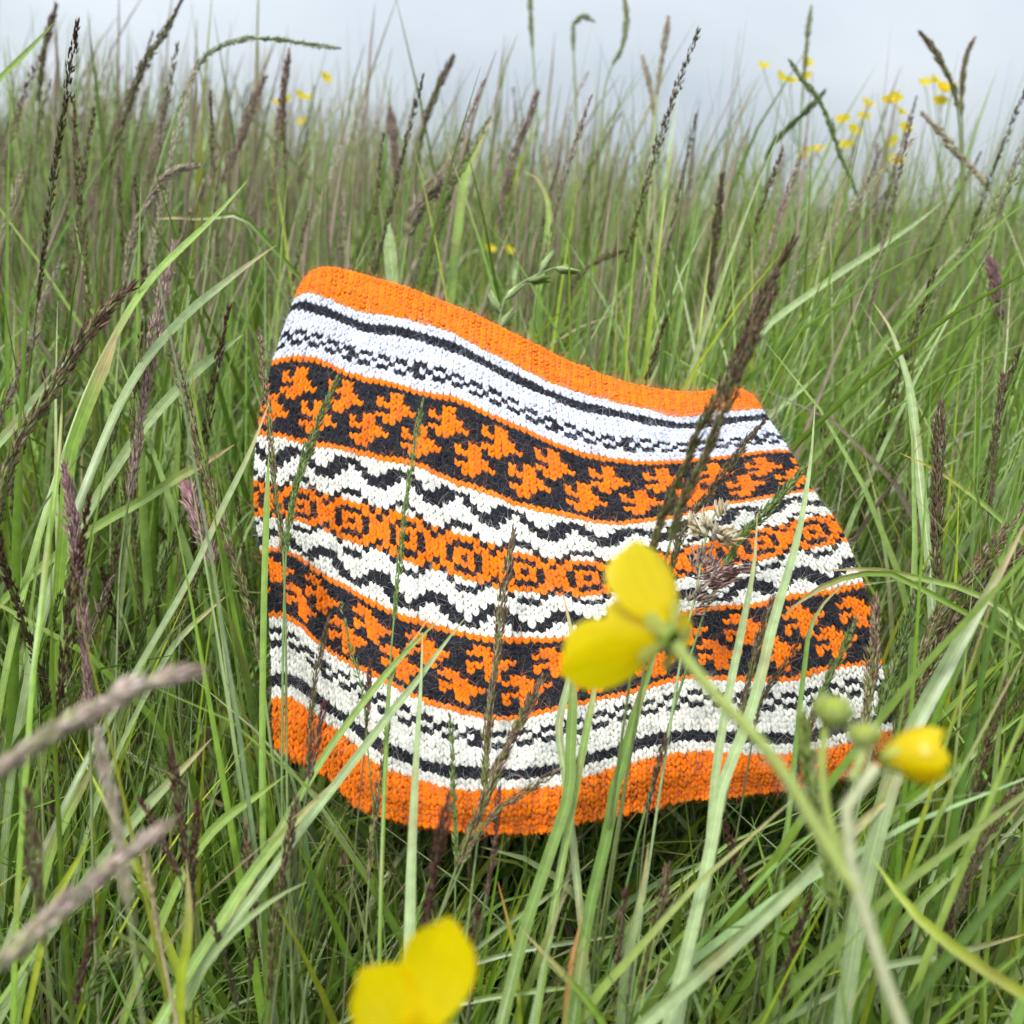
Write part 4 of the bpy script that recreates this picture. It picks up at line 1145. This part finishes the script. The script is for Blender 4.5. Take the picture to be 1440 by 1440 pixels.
blade('grey green upright blade behind the top rim', [(545, 305), (548, 340), (552, 385), (558, 440), (560, 520)], 24, PALE * 1.1, d=0.70, wmax=0.2)
blade('green arching leaf behind the top of the cowl', [(735, 240), (755, 250), (770, 280), (772, 320), (765, 365), (755, 420)], 13, MIDG * 1.3, d=0.75)
blade('wide blade tip rising above the top middle', [(695, 165), (678, 190), (662, 225), (652, 260), (645, 320)], 18, MIDG * 1.25, d=0.85, wmax=0.5)
blade('dark upright blade behind the right of the top rim', [(758, 400), (756, 440), (752, 500), (750, 560)], 22, DEEP * 1.5, d=0.70, wmax=0.15)

# ================================================================== buttercups
YEL = np.array([0.98, 0.82, 0.002])


def petal_mesh(L, W, open0, open1, cup=0.35, nu=14, nv=11):
    u = np.sin(np.linspace(0, 1, nu) * math.pi / 2) ** 1.0; v = np.linspace(-1, 1, nv)
    th = R(open0) + (R(open1) - R(open0)) * u                       # angle from the axis
    du = np.diff(u) * L
    rr = np.concatenate([[0], np.cumsum(np.sin(0.5 * (th[1:] + th[:-1])) * du)]) + 0.0012
    zz = np.concatenate([[0], np.cumsum(np.cos(0.5 * (th[1:] + th[:-1])) * du)])
    w = W * 0.5 * np.where(u < 0.62, 0.16 + 0.84 * np.sin(np.clip(u / 0.62, 0, 1) * math.pi / 2) ** 1.1, np.sqrt(np.clip(1 - ((u - 0.62) / 0.385) ** 2, 0.0, 1)))
    V = []
    for i in range(nu):
        for b in v:
            notch = -0.06 * L * (u[i] ** 6) * b * b
            nrm_r, nrm_z = -math.cos(th[i]), math.sin(th[i])
            lift = cup * w[i] * b * b + 0.05 * w[i] * math.sin(5.5 * b + 3 * u[i]) * u[i]
            V.append((rr[i] + notch * math.sin(th[i]) + nrm_r * lift, w[i] * b, zz[i] + notch * math.cos(th[i]) + nrm_z * lift))
    F = [(i * nv + j, i * nv + j + 1, (i + 1) * nv + j + 1, (i + 1) * nv + j) for i in range(nu - 1) for j in range(nv - 1)]
    K = np.repeat(YEL[None] * np.array([1, 1, 1]), len(V), 0)
    vein = np.tile(np.where(np.arange(nv) % 2 == 0, 1.0, 0.92), nu)
    K = K * np.repeat(np.linspace(0.88, 1.0, nu), nv)[:, None] * np.stack([np.ones_like(vein), vein, vein], 1)
    return np.array(V), np.array(F), K


def axis_frame(ax, ref=(0, 0, 1)):
    z = norm(np.array(ax, float)); x = np.cross(ref, z)
    if np.linalg.norm(x) < 1e-4: x = np.array([1.0, 0, 0])
    x = norm(x); y = np.cross(z, x)
    return np.stack([x, y, z], 1)


def flower(root, pos, axis, L, W, open0, open1, phi0=0.0, npet=5, cup=0.35, sep=True, roll_ref=(0, 0, 1), skip=(), opens=None, lens=(1, 1, 1, 1, 1), phis=None, wids=(1, 1, 1, 1, 1)):
    B = axis_frame(axis, roll_ref)
    acc = Acc()
    th = np.linspace(0, math.pi / 2, 5)
    rec = np.array([pos - B[:, 2] * 0.0008, pos + B[:, 2] * 0.0005, pos + B[:, 2] * 0.0022, pos + B[:, 2] * 0.0032])
    tube(acc, rec, np.array([0.0011, 0.0020, 0.0018, 0.0004]) * (L / 0.013), np.array([.22, .32, .05]), 8)
    n = 36
    a = rng.uniform(0, 2 * math.pi, n); q = rng.uniform(0.2, 0.9, n)
    dirs = (np.cos(a)[:, None] * B[:, 0] + np.sin(a)[:, None] * B[:, 1]) * q[:, None] + B[:, 2]
    spikelets(acc, pos + dirs * 0.001, dirs, L * 0.35, 0.0009, np.repeat(YEL[None] * [0.95, 0.85, 1], n, 0))
    head = keep(acc.obj('flower_head', M_HERB), root)
    for k in range(npet):
        if k in skip: continue
        o0, o1 = (open0, open1) if opens is None else opens[k]
        V, F, K = petal_mesh(L * lens[k] * rng.uniform(0.96, 1.04), W * wids[k] * min(1, lens[k] + 0.1) * rng.uniform(0.95, 1.05), o0, o1, cup)
        ph = R(phi0 + 72 * k + rng.uniform(-4, 4)) if phis is None else R(phis[k])
        rz = np.array([[math.cos(ph), -math.sin(ph), 0], [math.sin(ph), math.cos(ph), 0], [0, 0, 1]])
        acc = Acc(); acc.add((V @ rz.T) @ B.T + pos, F, K)
        o = acc.obj('petal', M_PETAL)
        o.parent = head
    if sep:
        for k in range(5):
            V, F, K = petal_mesh(L * 0.34, L * 0.17, max(open0 + 12, 20), open1 + 24, 0.3, 5, 3)
            V[:, 2] -= 0.0006
            ph = R(phi0 + 36 + 72 * k)
            rz = np.array([[math.cos(ph), -math.sin(ph), 0], [math.sin(ph), math.cos(ph), 0], [0, 0, 1]])
            acc = Acc(); acc.add((V @ rz.T) @ B.T + pos, F, np.array([.46, .48, .10]))
            o = acc.obj('sepal', M_HERB)
            o.parent = head
    return head


def bud(root, pos, axis, size, yellow=0.2):
    B = axis_frame(axis)
    acc = Acc()
    t = np.linspace(0, 1, 9)
    prof = np.sin(math.pi * np.clip(0.08 + 0.88 * t, 0, 1)) ** 0.7
    P = pos + B[:, 2] * ((t - 0.1) * size)[:, None]
    kc = np.array([.26, .36, .07]) * (1 - yellow * t[:, None]) + YEL * (yellow * t[:, None])
    tube(acc, P, prof * size * 0.46, kc, 10)
    hn_ = 90
    hd = norm(rng.normal(size=(hn_, 3)))
    spikelets(acc, pos + B[:, 2] * size * 0.4 + hd * size * 0.42, hd + B[:, 2] * 0.3, 0.0016, 0.00016, np.repeat(np.array([[.62, .66, .40]]), hn_, 0))
    o = keep(acc.obj('bud', M_HERB), root)
    for k in range(5):
        V, F, K = petal_mesh(size * 1.05, size * 0.60, 70, -18, 0.5, 6, 3)
        ph = R(72 * k)
        rz = np.array([[math.cos(ph), -math.sin(ph), 0], [math.sin(ph), math.cos(ph), 0], [0, 0, 1]])
        acc = Acc(); acc.add((V @ rz.T) @ B.T + pos, F, np.array([.42, .50, .14]))
        s = acc.obj('sepal', M_HERB); s.parent = o
    return o


def hairy_stem(root, pts, d, w0, w1, col, ground=False, hairs=160):
    P = np.array(pts, float)
    dd = np.linspace(d[0], d[1], len(P))
    Q = unproj(P[:, 0], P[:, 1], dd)
    if ground: Q = to_ground(Q)
    S = spline(Q, 40)
    acc = Acc()
    tube(acc, S, np.linspace(w0, w1, 40) * 0.5, np.array(col), 8)
    i = rng.integers(0, 39, hairs)
    T, A, Bn = frames(S)
    a = rng.uniform(0, 2 * math.pi, hairs)
    out_ = A[i] * np.cos(a)[:, None] + Bn[i] * np.sin(a)[:, None]
    spikelets(acc, S[i] + out_ * w0 * 0.4, out_ + T[i] * 0.3, 0.0016, 0.00012, np.repeat(np.array([[.6, .6, .5]]), hairs, 0))
    keep(acc.obj('stem', M_HERB), root)
    return S


bc = empty('buttercup', unproj(np.array(1290.), np.array(1470.), np.array(0.150)), 'blurred branching buttercup with open flower and green buds in front of the cowl', 'flower')
sA = hairy_stem(bc, [(948, 905), (975, 940), (1010, 982), (1057, 1030), (1105, 1092), (1147, 1162), (1180, 1215), (1205, 1252)], (0.165, 0.158), 0.0020, 0.0022, (.40, .48, .13))
hairy_stem(bc, [(1232, 1078), (1205, 1092), (1194, 1120), (1189, 1160), (1196, 1215), (1212, 1275), (1232, 1335), (1262, 1430), (1290, 1500)], (0.162, 0.155), 0.0020, 0.0030, (.50, .52, .30), True, 300)
hairy_stem(bc, [(1216, 1052), (1208, 1075), (1198, 1098)], (0.166, 0.163), 0.0014, 0.0015, (.40, .48, .16), False, 30)
hairy_stem(bc, [(1160, 1025), (1156, 1080), (1165, 1150), (1184, 1200), (1205, 1250)], (0.178, 0.160), 0.0013, 0.0016, (.34, .42, .10), False, 60)
axF = norm(RGT * -0.60 + UPV * 0.20 + FWD * 0.75)
flower(bc, unproj(np.array(942.), np.array(897.), np.array(0.165)), axF, 0.0170, 0.0150, 60, 50, 0, npet=5, cup=0.30, roll_ref=tuple(UPV), phis=[85, -30, 195, 145, 28], opens=[(60, 46), (62, 50), (66, 58), (40, 30), (26, 20)], lens=(0.97, 1.05, 0.8, 0.8, 0.66), wids=(1.05, 0.92, 0.7, 0.8, 0.9))
bud(bc, unproj(np.array(1165.), np.array(1018.), np.array(0.178)), UPV * 0.9 + RGT * 0.2 - FWD * 0.2, 0.0056, 0.15)
bud(bc, unproj(np.array(1215.), np.array(1048.), np.array(0.166)), UPV * 0.95, 0.0038, 0.35)
flower(bc, unproj(np.array(1244.), np.array(1066.), np.array(0.163)), RGT * 0.97 + UPV * 0.12 - FWD * 0.1, 0.0098, 0.0080, 48, -14, 20, cup=0.5)

bc2 = empty('buttercup', unproj(np.array(590.), np.array(1520.), np.array(0.15)), 'large blurred yellow buttercup cut off by the bottom edge of the picture', 'flower')
cF2 = unproj(np.array(590.), np.array(1472.), np.array(0.150))
flower(bc2, cF2, UPV * 0.5 - FWD * 0.75, 0.0165, 0.0112, 72, 40, 0, cup=0.34, roll_ref=tuple(RGT), phis=[164, 222, 290, 0, 70], lens=(1.12, 0.86, 0.8, 0.8, 0.6))
S_ = np.array([cF2, cF2 + np.array([0.002, 0.004, -0.05]), cF2 + np.array([0.006, 0.012, -0.14]), [cF2[0] + 0.01, cF2[1] + 0.02, float(ground_z(cF2[0], cF2[1])) - 0.002]])
acc = Acc(); tube(acc, spline(S_, 16), 0.0009, np.array([.30, .40, .12]), 6); keep(acc.obj('stem', M_HERB), bc2)

# ------------------------------------------------------------------ small yellow flowers out in the meadow
def wild_flower(label, heads, base_px, d, size):
    foot = unproj(np.array(float(base_px[0])), np.array(float(base_px[1])), np.array(d))
    foot[2] = float(ground_z(foot[0], foot[1])) - 0.002
    root = empty('yellow_meadow_flower', foot, label, 'flower')
    fork = unproj(np.array(float(base_px[0])), np.array(float(base_px[1])), np.array(d))
    acc = Acc()
    tube(acc, spline(np.array([foot, foot * 0.5 + fork * 0.5 + np.array([0.01, 0, 0]), fork]), 10), 0.0013, np.array([.20, .29, .09]), 5)
    keep(acc.obj('stem', M_STEM), root)
    for (hx, hy) in heads:
        p = unproj(np.array(float(hx)), np.array(float(hy)), np.array(d + rng.normal(0, 0.03)))
        acc = Acc()
        mid = 0.55 * fork + 0.45 * p + np.array([rng.normal(0, 0.004), 0, -0.012])
        tube(acc, spline(np.array([fork, mid, p]), 9), 0.0008, np.array([.24, .32, .10]), 4)
        keep(acc.obj('branch', M_STEM), root)
        B = axis_frame(norm(np.array([rng.normal(0, 0.4), -0.55 + rng.normal(0, 0.25), 0.8])))
        acc = Acc()
        for k in range(5):
            V, F, K = petal_mesh(size * 0.55, size * 0.55, 60, 50, 0.2, 5, 4)
            ph = R(72 * k + rng.uniform(-6, 6)); rz = np.array([[math.cos(ph), -math.sin(ph), 0], [math.sin(ph), math.cos(ph), 0], [0, 0, 1]])
            acc.add((V @ rz.T) @ B.T + p, F, K)
        keep(acc.obj('flower_head', M_PETAL), root)


wild_flower('yellow flower cluster against the sky, leftmost of those at upper right', [(1073, 96), (1096, 111), (1111, 117), (1132, 90), (1134, 112)], (1122, 205), 1.9, 0.028)
wild_flower('yellow flower spray low over the grass in the upper right', [(1186, 172), (1199, 187), (1191, 208), (1150, 214), (1134, 219)], (1185, 290), 1.7, 0.028)
wild_flower('yellow flower spray in the middle of those at upper right', [(1218, 149), (1214, 168), (1257, 141), (1248, 146), (1265, 160)], (1232, 270), 1.8, 0.028)
wild_flower('yellow flower plant with three heads right of the spray', [(1271, 184), (1257, 203), (1259, 230)], (1262, 300), 1.7, 0.028)
wild_flower('yellow flower cluster beside the wavy brown stalk at far upper right', [(1313, 116), (1301, 120), (1321, 146), (1326, 128), (1338, 127)], (1325, 250), 1.8, 0.028)
wild_flower('yellow flowers over the grass in the upper left', [(389, 147), (407, 142), (421, 137), (434, 140), (456, 112), (427, 174)], (420, 240), 1.9, 0.026)
wild_flower('small yellow flower deep in the grass behind the top rim', [(714, 354), (688, 352)], (706, 410), 1.1, 0.013)
